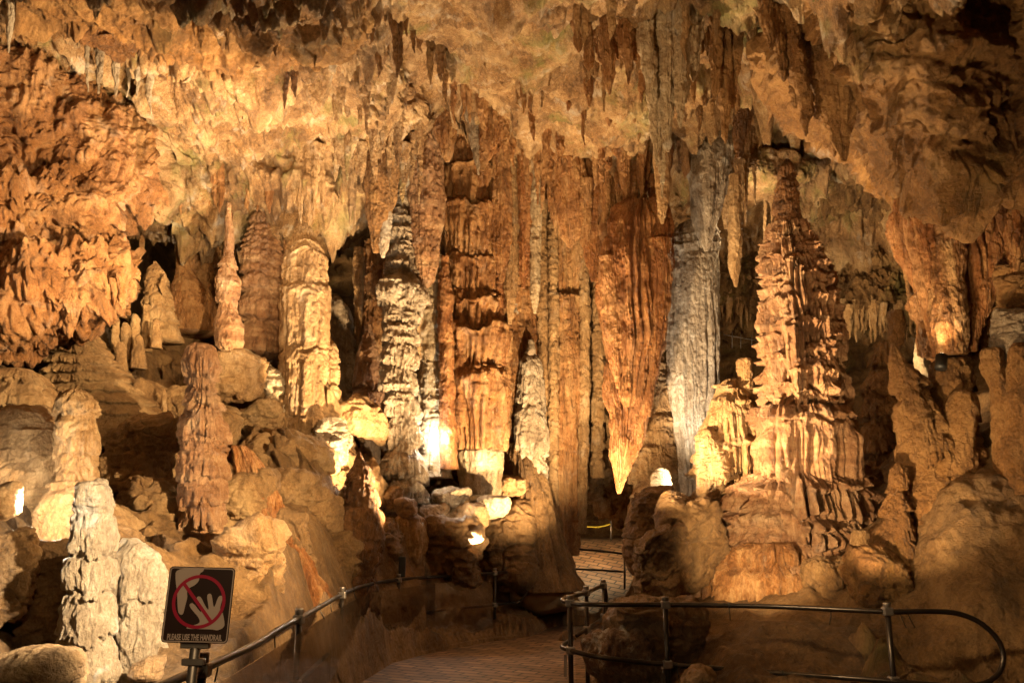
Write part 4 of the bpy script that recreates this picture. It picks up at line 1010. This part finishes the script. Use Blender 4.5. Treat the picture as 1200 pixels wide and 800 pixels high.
for a, lb in [((120,500,10.6,46,34),'shaded rock with a sloping top right of the bullet stalagmite'),
              ((225,540,10.2,30,44),'shaded tall block directly left of the pagoda stalagmite'),
              ((300,548,11.4,38,40),'brown block below the hollow sided boulder'),
              ((120,640,8.2,50,46),'brown hollow rock behind the thick pale stalagmite head'),
              ((330,640,9.8,34,40),'tan rock wedged under the rust fluted flow'),
              ((385,655,11.2,36,40),'dark clay boulder left of the dark bullet shaped stalagmite foot'),
              ((380,560,12.2,30,30),'brown rock under the grey rounded rock by the golden column foot'),
              ((445,640,12.5,26,34),'dim clay boulder just right of the dark bullet shaped stalagmite'),
              ((530,650,13.4,34,40),'dim brown boulder below the jagged white rock'),
              ((585,640,14.6,34,44),'dim brown boulder on the slope beneath the white column foot'),
              ((258,500,11.3,22,26),'small shadowed block touching the right side of the pagoda stalagmite'),
              ((240,640,9.6,60,50),'broad shadowed rock behind the foot of the pagoda stalagmite')]:
    boulder('boulder', lb, a[0], a[1], a[2], a[3], a[4], 'mud' if a[0] < 360 else 'bank', amp=0.9)

random.seed(21)
def ceil_at(px, py):
    """depth of the ceiling seen at a pixel, from its control columns"""
    ks = sorted(CEIL); 
    def col(k):
        a = np.array(CEIL[k]); return np.interp(py, a[:, 0], a[:, 1])
    return float(np.interp(px, ks, [col(k) for k in ks]))
def ceiling_row(label, group, mat, n, x0, x1, y0, y1, lmin, lmax, wmin, wmax):
    it = []
    for k in range(n):
        x = x0 + (x1 - x0) * (k + random.random()) / n; y = random.uniform(y0, y1)
        L = lmin + (lmax - lmin) * random.random() ** 2
        it.append((x, y - 4, y + L, random.uniform(wmin, wmax), ceil_at(x, y) - 0.10))
    cluster(label, group, it, mat, fl=0.3)
ceiling_row('small stalactite scattered over the brown ceiling at the upper left', 'small stalactites on the upper left ceiling', 'mass', 22, 180, 470, -5, 62, 14, 60, 3, 8)
ceiling_row('small stalactite on the lit slab at upper left', 'small stalactites on the lit slab', 'ceil', 14, 200, 440, 90, 165, 8, 30, 2, 5)
ceiling_row('small stalactite on the slanting slab at top centre', 'small stalactites on the slanting slab', 'ceil', 16, 520, 700, 10, 150, 8, 34, 2, 5)
ceiling_row('small stalactite near the stone curtains at top centre', 'small stalactites near the stone curtains', 'tan', 22, 670, 900, -5, 60, 20, 90, 4, 9)
ceiling_row('small stalactite above the wedge, under the slab', 'small stalactites above the wedge', 'orange', 22, 640, 850, 150, 215, 14, 60, 3, 8)
ceiling_row('small mossy stalactite between lit slab and slanting slab', 'mossy stalactites between the slabs', 'ceil', 26, 395, 540, 60, 200, 14, 60, 3, 7)

def strips(label, group, mat, Y, items, **kw):
    for k, (x0, x1, y1, w) in enumerate(items):
        yy = Y + 0.12 * ((k * 7) % 5 - 2) * 0.5
        dripstone('drapery', label, 'drapery', yy, [(-90, x0 - 4, w * 1.2), (-30, x0, w * 1.1), (y1 * .45, (x0 + x1) / 2, w), (y1 * .78, x1, w * .7), (y1 * .93, x1, w * .38), (y1, x1, 0.8)],
                  mat, group=group, fl=0.5, ff=18, lump=0.012, ell=0.8, wob=0.25, **kw)
strips('long narrow pleat of the tall pale stone curtain hanging at the top centre', 'pleats of the tall stone curtain', 'pale', 9.0,
  [(754,764,128,8),(764,770,196,8),(774,776,232,6),(782,783,178,10),(792,790,120,8),(801,797,150,7),(809,803,122,8),(818,812,96,7)])
strips('brown pleat hanging in the group just right of the tall pale stone curtain', 'brown pleats right of the stone curtain', 'mass', 9.5,
  [(838,838,116,7),(848,850,168,8),(858,858,128,7),(866,864,90,6)])
strips('brown pleat hanging in the group left of the tall pale stone curtain', 'brown pleats left of the stone curtain', 'orange', 9.1,
  [(672,678,62,8),(684,690,84,7),(696,704,74,8),(708,714,112,7),(720,724,70,8),(732,736,100,8),(744,746,76,6)])
strips('slanting brown pleat along the left edge of the bulging rock', 'slanting pleats by the bulging rock', 'mass', 8.5,
  [(894,904,60,8),(904,918,96,8),(914,932,128,8),(926,944,160,9),(938,956,140,8)])
for (prof, Y, mt, lb) in [
  ([(120,584,9),(170,586,11),(240,588,11),(300,588,8),(332,587,2)], 14.2, 'orange', 'orange drape closest to the tall capital tiered column'),
  ([(130,600,9),(200,601,11),(280,600,10),(340,598,6),(380,597,2)], 14.3, 'tan', 'longest buff drape between the tall capital tiered column and pale needle stalactite'),
  ([(150,614,8),(200,616,9),(260,616,8),(310,614,5),(338,613,2)], 14.2, 'rust', 'rusty drape touching the pale needle stalactite on its left')]:
    dripstone('drapery', lb, 'drapery', Y, prof, mt, fl=0.45, ff=12, lump=0.015, ell=0.6)
for (px, y0, y1, w, Y, mt, lb) in [
  (603,330,600,6,15.6,'grey','thin grey column in the shade left of the grey pointed cone'),
  (594,380,590,5,15.4,'orange','thin orange column beside the white foot of the capital column'),
  (648,250,640,5,15.55,'tan','slim buff pipe in front of the organ pipe column'),
  (700,330,560,6,16.2,'tan','slim pale column in the shade left of the rust wedge point'),
  (540,140,500,6,14.2,'orange','slim orange rib joined to the left side of the capital column'),
  (583,200,520,6,14.4,'rust','slim rusty rib joined to the right side of the capital column'),
  (455,230,420,5,14.0,'rust','slim rusty rib behind the grey ragged column'),
  (486,230,420,6,14.1,'tan','slim buff rib between the grey ragged column and the pinkish stalactite')]:
    dripstone('column', lb, 'column', Y, [(y0,px,w),(y0*.6+y1*.4,px+1,w*1.1),(y1,px,w*1.2)], mt, fl=0.3, ff=12, lump=0.02, tiers=[y0+(y1-y0)*f for f in (.2,.37,.5,.71,.85)], ta=0.15)

ceiling_row('small drip stalactite between the slanting slab and the stone curtains', 'drips left of the stone curtains', 'orange', 20, 600, 760, 90, 200, 12, 60, 3, 7)
ceiling_row('small drip stalactite in the roof between the stone curtain and dark spire', 'drips above the dark spire', 'mass', 20, 800, 930, 60, 175, 12, 55, 3, 7)

# ================================================================== MAN MADE
def G(px, py, z):
    xc, yc = (px - CX) / FPX, (CY - py) / FPX
    d = np.array([xc, CP - yc * SP, SP + yc * CP])
    return np.array([0, 0, EYE]) + d * (z - EYE) / d[2]

RT, RM_, PR = 0.95, 0.47, 0.022

def clamp_at(p, parent, ax=None):
    return box('clamp', p, (0.085, 0.075, 0.07), 'clamp', parent, ax, 0.012)

def tie_at(p, parent, L=0.11):
    a = np.array(p)
    lean = random.uniform(-.03, .05)
    V = [a + [-.002, 0, .0], a + [lean * .3, -.01, -L * .45], a + [lean, -.012, -L]]
    tube('cable_tie', V, 0.0045, 'tie', parent, 6)
    V, Q = tube_pts([a + np.array([-0.006, 0, 0]), a + np.array([0.006, 0, 0])], PR + 0.003, 12)
    place('cable_tie', V, Q, M['tie'], parent)

def post(p, parent, ztop=RT + 0.035, zbot=-0.06):
    o = tube('post', [(p[0], p[1], zbot), (p[0], p[1], ztop)], 0.024, 'pipe', parent, 14)
    V, Q = tube_pts([(p[0], p[1], ztop - 0.01), (p[0], p[1], ztop + 0.03), (p[0], p[1], ztop + 0.042)], 0.031, 14)
    place('post_cap', V, Q, M['clamp'], o)
    clamp_at((p[0], p[1], RT - 0.005), parent); clamp_at((p[0], p[1], RM_), parent)
    return o

def panel(a, b, z0, z1, parent, off=0.0):
    a, b = np.array(a, float), np.array(b, float)
    d = (b - a); L = np.linalg.norm(d[:2]); d = d / L; n = np.array([d[1], -d[0], 0])
    c = (a + b) / 2; c[2] = (z0 + z1) / 2; c = c + n * off
    ax = np.array([d, n, [0, 0, 1]])
    return box('clear_panel', c, (L - 0.012, 0.006, z1 - z0), 'acrylic', parent, ax)

# ---- left handrail
lr_px = [(190,803),(250,777.5),(300,754),(325,738),(360,719),(407,693),(430,685),(465,679),(515,675),(580,671),(602,669.5)]
lr = [G(x, y, RT) for x, y in lr_px]
lr = [np.array([lr[0][0] - 0.05, -1.5, RT]), np.array([lr[0][0] - 0.02, 1.0, RT])] + lr
t = thing('handrail', 'dark bronze pipe handrail with clear panels curving along the left of the brick path', 'handrail', (-1.5, 6, 0))
e = lr[-1]
top = lr + [e + np.array([.16, .02, -.04]), e + np.array([.21, .02, -.16]), e + np.array([.20, .01, -.34]), e + np.array([.10, -.01, -.46])]
low = [np.array([p[0], p[1], RM_]) for p in lr]
tube('top_rail', top, PR, 'pipe', t, 14, 2)
tube('lower_rail', low + [low[-1] + np.array([.05, 0, 0]), e + np.array([.10, -.01, -.46])], PR * .9, 'pipe', t, 14, 2)
def on(lst, px):
    xs = [(p[0] / p[1]) for p in lst]
    A = np.array(lst); k = np.array([CX + FPX * p[0] / (CP * p[1] + SP * (p[2] - EYE)) for p in lst])
    return np.array([np.interp(px, k[2:], A[2:, i]) for i in range(3)])
for px in (235, 349, 399, 467, 580):
    post(on(lr, px), t)
seams = [200, 262, 325, 382, 430, 507, 575]
for a, b in zip(seams[:-1], seams[1:]):
    panel(on(lr, a), on(lr, b), 0.10, 0.86, t, 0.035)
for px in (222, 256, 322, 372, 384, 414, 432, 500, 560):
    tie_at(on(lr, px), t, 0.10)
bx = on(lr, 468); box('junction_box', bx + np.array([0.03, 0.02, 0.17]), (0.09, 0.07, 0.27), 'black', t, None, 0.008)

# ---- right handrail round the boulders
t = thing('handrail', 'dark bronze pipe handrail with rounded end fencing off the boulders on the right', 'handrail', (2.2, 7.4, 0))
fr_top = [(667,706),(700,708),(770,708),(900,710),(1037,716),(1100,716)]
Yt = [G(x, y, RT)[1] for x, y in fr_top]
T = [P(x, y, Y) for (x, y), Y in zip(fr_top, Yt)]
endY = Yt[-1]
ends = [P(x, y, endY - 0.02 * k) for k, (x, y) in enumerate([(1125,719),(1150,730),(1170,750),(1176,770),(1170,789),(1150,801),(1110,803)])]
fr_bot = [(667,761),(700,769),(770,777),(900,787),(1037,797)]
B = [P(x, y, Y) for (x, y), Y in zip(fr_bot, Yt)]
back_top = [(687,694),(707,685.5)]
back_bot = [(687,737),(710,722)]
Yb = [G(x, y, RT)[1] for x, y in back_top]
BT = [P(x, y, Y) for (x, y), Y in zip(back_top, Yb)]
BB = [P(x, y, Y) for (x, y), Y in zip(back_bot, Yb)]
cor_t = P(659.5, 702, (Yt[0] + 0.25)); cor_b = P(658.5, 757, (Yt[0] + 0.25))
d = (BT[1] - BT[0]) / np.linalg.norm(BT[1] - BT[0])
endb = [BT[1] + d * .12 + np.array([0, 0, -.02]), BT[1] + d * .2 + np.array([0, 0, -.12]), BT[1] + d * .2 + np.array([0, 0, -.32]), BB[1] + d * .12 + np.array([0, 0, .02])]
tube('top_rail', [BB[0]] + [BB[1]] + endb[::-1] + BT[::-1] + [cor_t] + T + ends, PR, 'pipe', t, 14, 2)
tube('lower_rail', [BB[0] - (BB[1] - BB[0]) * 0.4, BB[0]], PR * .9, 'pipe', t, 14, 1)
tube('lower_rail', [BB[0] * .4 + cor_b * .6, cor_b] + B + [ends[-1]], PR, 'pipe', t, 14, 2)
def post2(a, b, zt=RT + 0.035):
    o = tube('post', [(a[0], a[1], -0.12), (a[0], a[1], a[2] + 0.035)], 0.024, 'pipe', t, 14)
    V, Q = tube_pts([(a[0], a[1], a[2] + .02), (a[0], a[1], a[2] + 0.06), (a[0], a[1], a[2] + 0.07)], 0.032, 14)
    place('post_cap', V, Q, M['clamp'], o)
    clamp_at(a, t); clamp_at((a[0], a[1], b[2]), t)
def lerp_px(L, px):
    k = np.array([CX + FPX * p[0] / (CP * p[1] + SP * (p[2] - EYE)) for p in L]); A = np.array(L)
    return np.array([np.interp(px, k, A[:, i]) for i in range(3)])
for px in (668, 780, 1040):
    post2(lerp_px(T, px), lerp_px(B, px + 2))
post2(BT[0], BB[0]); post2(BT[1], BB[1])
for a, b in ((672, 776), (786, 1036)):
    panel(lerp_px(T, a), lerp_px(T, b), 0.06, 0.84, t, -0.035)
for px, L in ((855, T), (976, T), (1054, T), (918, B), (793, B), (1063, T)):
    tie_at(lerp_px(L, px), t, 0.13)
box('white_tag', cor_b + np.array([0.03, -0.03, -0.17]), (0.03, 0.004, 0.2), 'signw', t)

# ---- the sign on its own post behind the left rail
def flat(name, pts, z, mat, parent, M3, thick=0.0015):
    """polygon given in sign coordinates (metres), with real thickness"""
    import bmesh
    bm = bmesh.new()
    vs = [bm.verts.new((x, z, y)) for x, y in pts]
    f = bm.faces.new(vs)
    r = bmesh.ops.extrude_face_region(bm, geom=[f])
    for v in [g for g in r['geom'] if isinstance(g, bmesh.types.BMVert)]: v.co.y -= thick
    bmesh.ops.recalc_face_normals(bm, faces=bm.faces)
    bmesh.ops.triangulate(bm, faces=bm.faces)
    me = bpy.data.meshes.new(name); bm.to_mesh(me); bm.free()
    o = link(name, me, M[mat], parent)
    return o
def rrect(w, h, r, n=6):
    o = []
    for cx, cy, a in ((w/2-r, h/2-r, 0), (-w/2+r, h/2-r, 90), (-w/2+r, -h/2+r, 180), (w/2-r, -h/2+r, 270)):
        for k in range(n + 1):
            q = math.radians(a + 90 * k / n); o.append((cx + r * math.cos(q), cy + r * math.sin(q)))
    return o
YS = 4.15
sc_ = mpp(708, YS)
c = P(233, 708, YS)
sign = thing('sign', 'dark brown sign with a crossed out hand in red, asking to use the handrail', 'sign', tuple(c))
sign.rotation_euler = (math.radians(-2), math.radians(2.0), math.radians(7))
W_, H_ = 75 * sc_, 85 * sc_
def S(x, y): return ((x - 932) / 4 * sc_, (432 - y) / 4 * sc_)      # enlarged-photo pixel -> sign metres
flat('panel', rrect(W_, H_, 0.018), 0, 'signb', sign, None, 0.004)
ro, ri = rrect(W_ - 0.008, H_ - 0.008, 0.016), rrect(W_ - 0.017, H_ - 0.017, 0.012)
def ring(name, A, B_, z, mat, parent, thick=0.001):
    n = len(A)
    V = [(x, z, y) for x, y in A] + [(x, z, y) for x, y in B_] + [(x, z - thick, y) for x, y in A] + [(x, z - thick, y) for x, y in B_]
    Q = []
    for k in range(n):
        j = (k + 1) % n
        Q += [(2*n+k, 2*n+j, 3*n+j, 3*n+k), (k, k+n, j+n, j), (k, j, 2*n+j, 2*n+k), (n+k, 3*n+k, 3*n+j, n+j)]
    return link(name, raw_mesh(name, V, Q, False), M[mat], parent)
ring('border', ro, ri, -0.0042, 'signw', sign)
def smooth2(p, it=2):
    p = [np.array(q, float) for q in p]
    for _ in range(it):
        p = [w for k in range(len(p)) for w in (p[k] * .78 + p[(k + 1) % len(p)] * .22, p[k] * .22 + p[(k + 1) % len(p)] * .78)]
    return p
stal = [(808,272),(940,266),(935,282),(920,290),(922,325),(905,345),(880,358),(872,375),(878,400),(872,440),(868,475),(858,480),(845,470),(838,440),(832,400),(828,375),(815,330)]
flat('rock_pictogram', [S(*p) for p in smooth2(stal)], -0.0042, 'signw', sign, None)
hand = [(890,432),(900,424),(912,430),(935,455),(948,468),(944,452),(920,408),(921,396),(932,394),(942,402),(962,436),(978,455),(980,446),(966,396),(968,383),(980,380),(988,390),(1000,440),(1006,440),(1016,398),(1024,388),(1036,390),(1038,402),(1030,445),(1036,455),(1048,470),(1062,520),(1052,535),(1028,545),(1010,540),(960,540),(890,540),(890,532),(938,518),(948,508),(940,490),(920,470),(896,446)]
flat('hand_pictogram', [S(*p) for p in smooth2(hand)], -0.0042, 'signw', sign, None)
cc = S(932, 418)
def circ(r, n=64): return [(cc[0] + r * math.cos(2 * math.pi * k / n), cc[1] + r * math.sin(2 * math.pi * k / n)) for k in range(n)]
R1 = 121 / 4 * sc_; R0 = 106 / 4 * sc_
ring('prohibition_ring', circ(R1), circ(R0), -0.0062, 'signr', sign)
a, b = np.array(S(858, 342)), np.array(S(996, 505)); dd = (b - a) / np.linalg.norm(b - a); nn = np.array([-dd[1], dd[0]]) * 7.5 / 4 * sc_
flat('prohibition_bar', [tuple(a - nn), tuple(b - nn), tuple(b + nn), tuple(a + nn)], -0.0064, 'signr', sign, None)
cu = bpy.data.curves.new('lettering', 'FONT'); cu.body = 'PLEASE USE THE HANDRAIL'; cu.align_x = 'CENTER'; cu.align_y = 'CENTER'; cu.size = 1; cu.extrude = 0.004; cu.offset = 0.03
tmp = bpy.data.objects.new('lettering', cu); COL.objects.link(tmp)
bpy.context.view_layer.update()
me = bpy.data.meshes.new_from_object(tmp.evaluated_get(bpy.context.evaluated_depsgraph_get()))
bpy.data.objects.remove(tmp)
n = len(me.vertices); co = np.empty(n * 3, np.float32); me.vertices.foreach_get('co', co); co = co.reshape(-1, 3)
wx = co[:, 0].max() - co[:, 0].min(); tw = 246 / 4 * sc_; th_ = 22 / 4 * sc_; hy = co[:, 1].max() - co[:, 1].min()
cc2 = S(931, 578)
new = np.stack([(co[:, 0]) * tw / wx + cc2[0], -0.0048 - co[:, 2] * 0.1, co[:, 1] * th_ / hy * 1.25 + cc2[1]], -1)
me.vertices.foreach_set('co', new.astype(np.float32).ravel()); me.update()
link('lettering', me, M['signw'], sign)
def lbox(name, c, s, mat):
    V, Q = box_vq(c, s); o = link(name, raw_mesh(name, V, Q, False), M[mat], sign); bv = o.modifiers.new('bevel', 'BEVEL'); bv.width = 0.004; return o
lbox('bracket', (0.0, 0.03, -H_ / 2 - 0.012), (0.13, 0.04, 0.028), 'clamp')
lbox('bracket', (0.0, 0.03, -H_ / 2 - 0.085), (0.10, 0.05, 0.03), 'clamp')
V, Q = tube_pts([(0, 0.035, -1.1), (0, 0.035, 0.02)], 0.024, 12); link('post', raw_mesh('post', V, Q), M['clamp'], sign)

# ---- steps up to the far doorway, kerb wall, far rails, rope
def ramp():
    ys = np.array([15.2, 15.6, 16.5, 18.0, 19.4, 19.6, 22.5]); zs = np.array([-0.03, 0.008, 0.36, 0.92, 1.36, 1.4, 1.42])
    y = np.linspace(15.2, 22.5, 60); u = np.linspace(0, 1, 20)
    z = np.interp(y, ys, zs)
    xl = np.interp(y, [15, 17, 22], [0.75, 1.0, 1.25]); xr = np.interp(y, [15, 17, 22], [2.0, 2.6, 3.2])
    X = xl[:, None] + (xr - xl)[:, None] * u
    return np.stack([X, y[:, None] + 0 * X, z[:, None] + 0 * X], -1), grid_quads(20, 60)
struct('walkway', *ramp(), 'brick')
def kerb():
    V, Q = blob(634, 694, 15.4, 36, 27, 0.75, 'bank', 0.25, 7, 3.3)
    return V, Q
tag(place('stone_wall', *kerb(), M['concrete']), 'low mud coloured block wall with a flat top at the path bend', 'wall')
t = thing('handrail', 'far thin two bar rail crossing in front of the dim brick ramp', 'handrail', (1.6, 15.9, 0))
tube('top_rail', [P(655,655,15.6), P(657,645,15.7), P(664,642.5,15.8), P(700,645,16), P(735,649,16.2)], 0.02, 'pipe', t, 10, 2)
tube('lower_rail', [P(667,666,15.8), P(700,667.5,16), P(730,669.5,16.2)], 0.02, 'pipe', t, 10, 2)
for px, y0, y1 in ((662,643,700),(732,648,690)): tube('post', [P(px, y0, 16.05), P(px, y1, 16.05)], 0.02, 'pipe', t, 10)
t = thing('rope_barrier', 'slack yellow rope strung across the dark doorway', 'rope barrier', tuple(P(694, 630, 19.6)))
tube('rope', [P(674,612,19.6), P(684,616,19.6), P(696,617.5,19.6), P(706,616.5,19.6), P(715,614,19.6)], 0.018, 'rope', t, 8, 2)
for px in (673, 716): tube('post', [P(px, 609, 19.6), P(px, 634, 19.6)], 0.022, 'clamp', t, 8)
t = thing('handrail', 'tiny distant handrail in the dark passage left of the giant stalagmite', 'handrail', tuple(P(870, 410, 19)))
tube('top_rail', [P(848,392,19), P(870,396,19), P(898,401,19)], 0.014, 'clamp', t, 8)
for px, y in ((858,388),(868,390),(881,392)): tube('post', [P(px, y, 19), P(px, 408, 19)], 0.012, 'clamp', t, 8)

# ---- small floodlight housing, built for the curtain lamp; other lights have none
M['lens'] = bpy.data.materials.new('lit lamp lens'); M['lens'].use_nodes = True
_b = M['lens'].node_tree.nodes['Principled BSDF']; _b.inputs['Emission Color'].default_value = (1, .8, .5, 1); _b.inputs['Emission Strength'].default_value = 12
def floodlight(label, p, target):
    p = np.array(p, float); d = np.array(target, float) - p; d /= np.linalg.norm(d)
    t = thing('floodlight', label, 'lamp', tuple(p - np.array([0, 0, .08])))
    tube('housing', [p - d * .16, p - d * .13, p - d * .0], 0.06, 'black', t, 16)
    V, Q = tube_pts([p + d * .002, p + d * .006], 0.05, 16); place('lens', V, Q, M['lens'], t)
    tube('bracket', [p - d * .08, p - d * .08 + np.array([0, 0.02, -.07])], 0.014, 'black', t, 8)

# ================================================================== CAMERA, WORLD, LIGHT
cam = bpy.data.cameras.new('camera'); cam.lens = 30.0; cam.sensor_width = 36; cam.clip_end = 200; cam.clip_start = 0.05
co_ = bpy.data.objects.new('camera', cam); COL.objects.link(co_)
co_.location = (0, 0, EYE); co_.rotation_euler = (math.pi / 2 + PITCH, 0, 0)
SC.camera = co_
w = bpy.data.worlds.new('World'); SC.world = w; w.use_nodes = True
w.node_tree.nodes['Background'].inputs[0].default_value = (1, .7, .4, 1); w.node_tree.nodes['Background'].inputs[1].default_value = 0.01
SC.view_settings.view_transform = 'Standard'; SC.view_settings.look = 'None'; SC.view_settings.exposure = 1.08; SC.view_settings.gamma = 1.0
SC.view_settings.use_curve_mapping = False
SC.cycles.use_denoising = True
SC.cycles.max_bounces = 5; SC.cycles.diffuse_bounces = 2; SC.cycles.adaptive_threshold = 0.03; SC.cycles.glossy_bounces = 2; SC.cycles.transparent_max_bounces = 8
SC.cycles.caustics_reflective = False; SC.cycles.caustics_refractive = False
SC.cycles.sample_clamp_indirect = 4

WARM = (1.0, 0.70, 0.36); GOLD = (1.0, 0.715, 0.375); SOFT = (1.0, 0.86, 0.64)
def lamp(name, p, power, col=WARM, radius=0.06, target=None, angle=100, blend=0.8, fixture=None):
    l = bpy.data.lights.new(name, 'SPOT' if target is not None else 'POINT')
    l.energy = power; l.color = col; l.shadow_soft_size = radius
    o = bpy.data.objects.new(name, l); COL.objects.link(o); o.location = p
    if target is not None:
        from mathutils import Vector
        l.spot_size = math.radians(angle); l.spot_blend = blend
        o.rotation_euler = (Vector(target) - Vector(p)).to_track_quat('-Z', 'Y').to_euler()
        if fixture: floodlight(fixture, np.array(p) - 0.05 * (np.array(target) - np.array(p)) / np.linalg.norm(np.array(target) - np.array(p)), target)
    return o
lamp('lamp_white_column', P(512, 512, 13.75), 26, (1, .93, .8), 0.05)
lamp('lamp_column_foot', P(566, 592, 13.7), 18, SOFT, 0.05)
lamp('lamp_rock_tip', P(780, 588, 12.8), 22, SOFT, 0.05)
lamp('lamp_behind_bullet', P(412, 606, 11.9), 6, SOFT, 0.05)
lamp('lamp_centre', P(655, 745, 11.5), 1500, GOLD, 0.06, P(620, 330, 15), 80)
lamp('lamp_centre_side', P(740, 700, 12.6), 1150, GOLD, 0.06, P(560, 380, 14.5), 80)
lamp('lamp_ceiling', P(560, 640, 12.9), 2500, GOLD, 0.07, P(620, 60, 10), 100)
lamp('lamp_left_slab', P(430, 590, 9.4), 900, SOFT, 0.06, P(310, 130, 11.2), 64)
lamp('lamp_right_stumps', P(980, 700, 7.8), 260, WARM, 0.05, P(1090, 480, 9.5), 70)
lamp('lamp_back_gap', P(1000, 440, 15.6), 80, GOLD, 0.08, P(960, 290, 18), 140)
lamp('lamp_cleft', P(885, 260, 14.6), 40, GOLD, 0.08)
lamp('lamp_recess', P(250, 340, 15.6), 25, GOLD, 0.08)
lamp('fill_ramp', P(700, 585, 17.6), 80, GOLD, 0.08)  # added source that brightens the dim ramp, no fitting here
lamp('lamp_left_group', P(520, 640, 11.3), 1700, GOLD, 0.05, P(280, 320, 12.8), 74)
lamp('lamp_column_rocks', P(542, 592, 13.1), 2.5, SOFT, 0.05)
lamp('fill_right_slope', (0.6, 6.0, 2.6), 170, WARM, 0.1, (4.2, 8.4, 1.4), 70)  # added mid-air light to lift the lower right slope
lamp('lamp_giant', P(640, 590, 9.6), 2100, GOLD, 0.05, P(940, 420, 11.4), 58)
lamp('fill_giant_skirt', (1.9, 7.9, 1.25), 420, GOLD, 0.05, P(915, 600, 11.2), 58)  # second light, added in mid-air to brighten the skirt
lamp('lamp_left_boulder', P(30, 592, 7.25), 46, SOFT, 0.05)
lamp('lamp_left_ceiling', (-2.0, 7.8, 3.9), 1100, GOLD, 0.06, (-5.2, 10.2, 6.6), 96)
lamp('lamp_right_mass', P(1090, 560, 7.6), 110, WARM, 0.07, P(1050, 60, 8), 100)
lamp('lamp_left_near', (0.9, 6.2, 2.5), 1500, GOLD, 0.05, (-4.4, 9.3, 2.5), 72)
lamp('fill_front_ceiling', (-0.6, 5.4, 1.2), 720, GOLD, 0.06, (1.2, 9.2, 6.6), 74)  # added frontal fill for the top drapes and near ceiling
lamp('fill_viewer', (-0.4, 0.5, 4.5), 120, WARM, 0.6)  # soft overhead fill added near the camera, not a fitting
lamp('lamp_curtain', P(1104, 412, 9.0), 26, GOLD, 0.05, P(1112, 300, 9.3), 90, 0.9, 'small black floodlight on the flat topped stump lighting the rust curtain')
lamp('fill_left_wall', (-2.2, 6.8, 4.6), 260, GOLD, 0.06, (-5.4, 10.0, 5.2), 84)  # added high in mid-air to brighten the upper left wall
lamp('lamp_silver_column', P(792, 596, 12.9), 420, SOFT, 0.06, P(812, 420, 14.4), 60)
lamp('lamp_pale_stalagmite', (-0.8, 4.5, 1.9), 620, (1, .84, .6), 0.05, (-3.0, 5.95, 1.05), 56, 0.5)
lamp('lamp_gold_edge', P(402, 470, 12.2), 8, GOLD, 0.05)
lamp('fill_sign', (-0.5, 1.2, 2.4), 26, GOLD, 0.05, P(233, 708, 4.15), 16)  # narrow spot added only to brighten the sign
lamp('fill_path', (-0.3, 9.5, 3.2), 45, WARM, 0.1, (-0.2, 9.6, 0), 120)  # overhead light added to brighten the dark paving
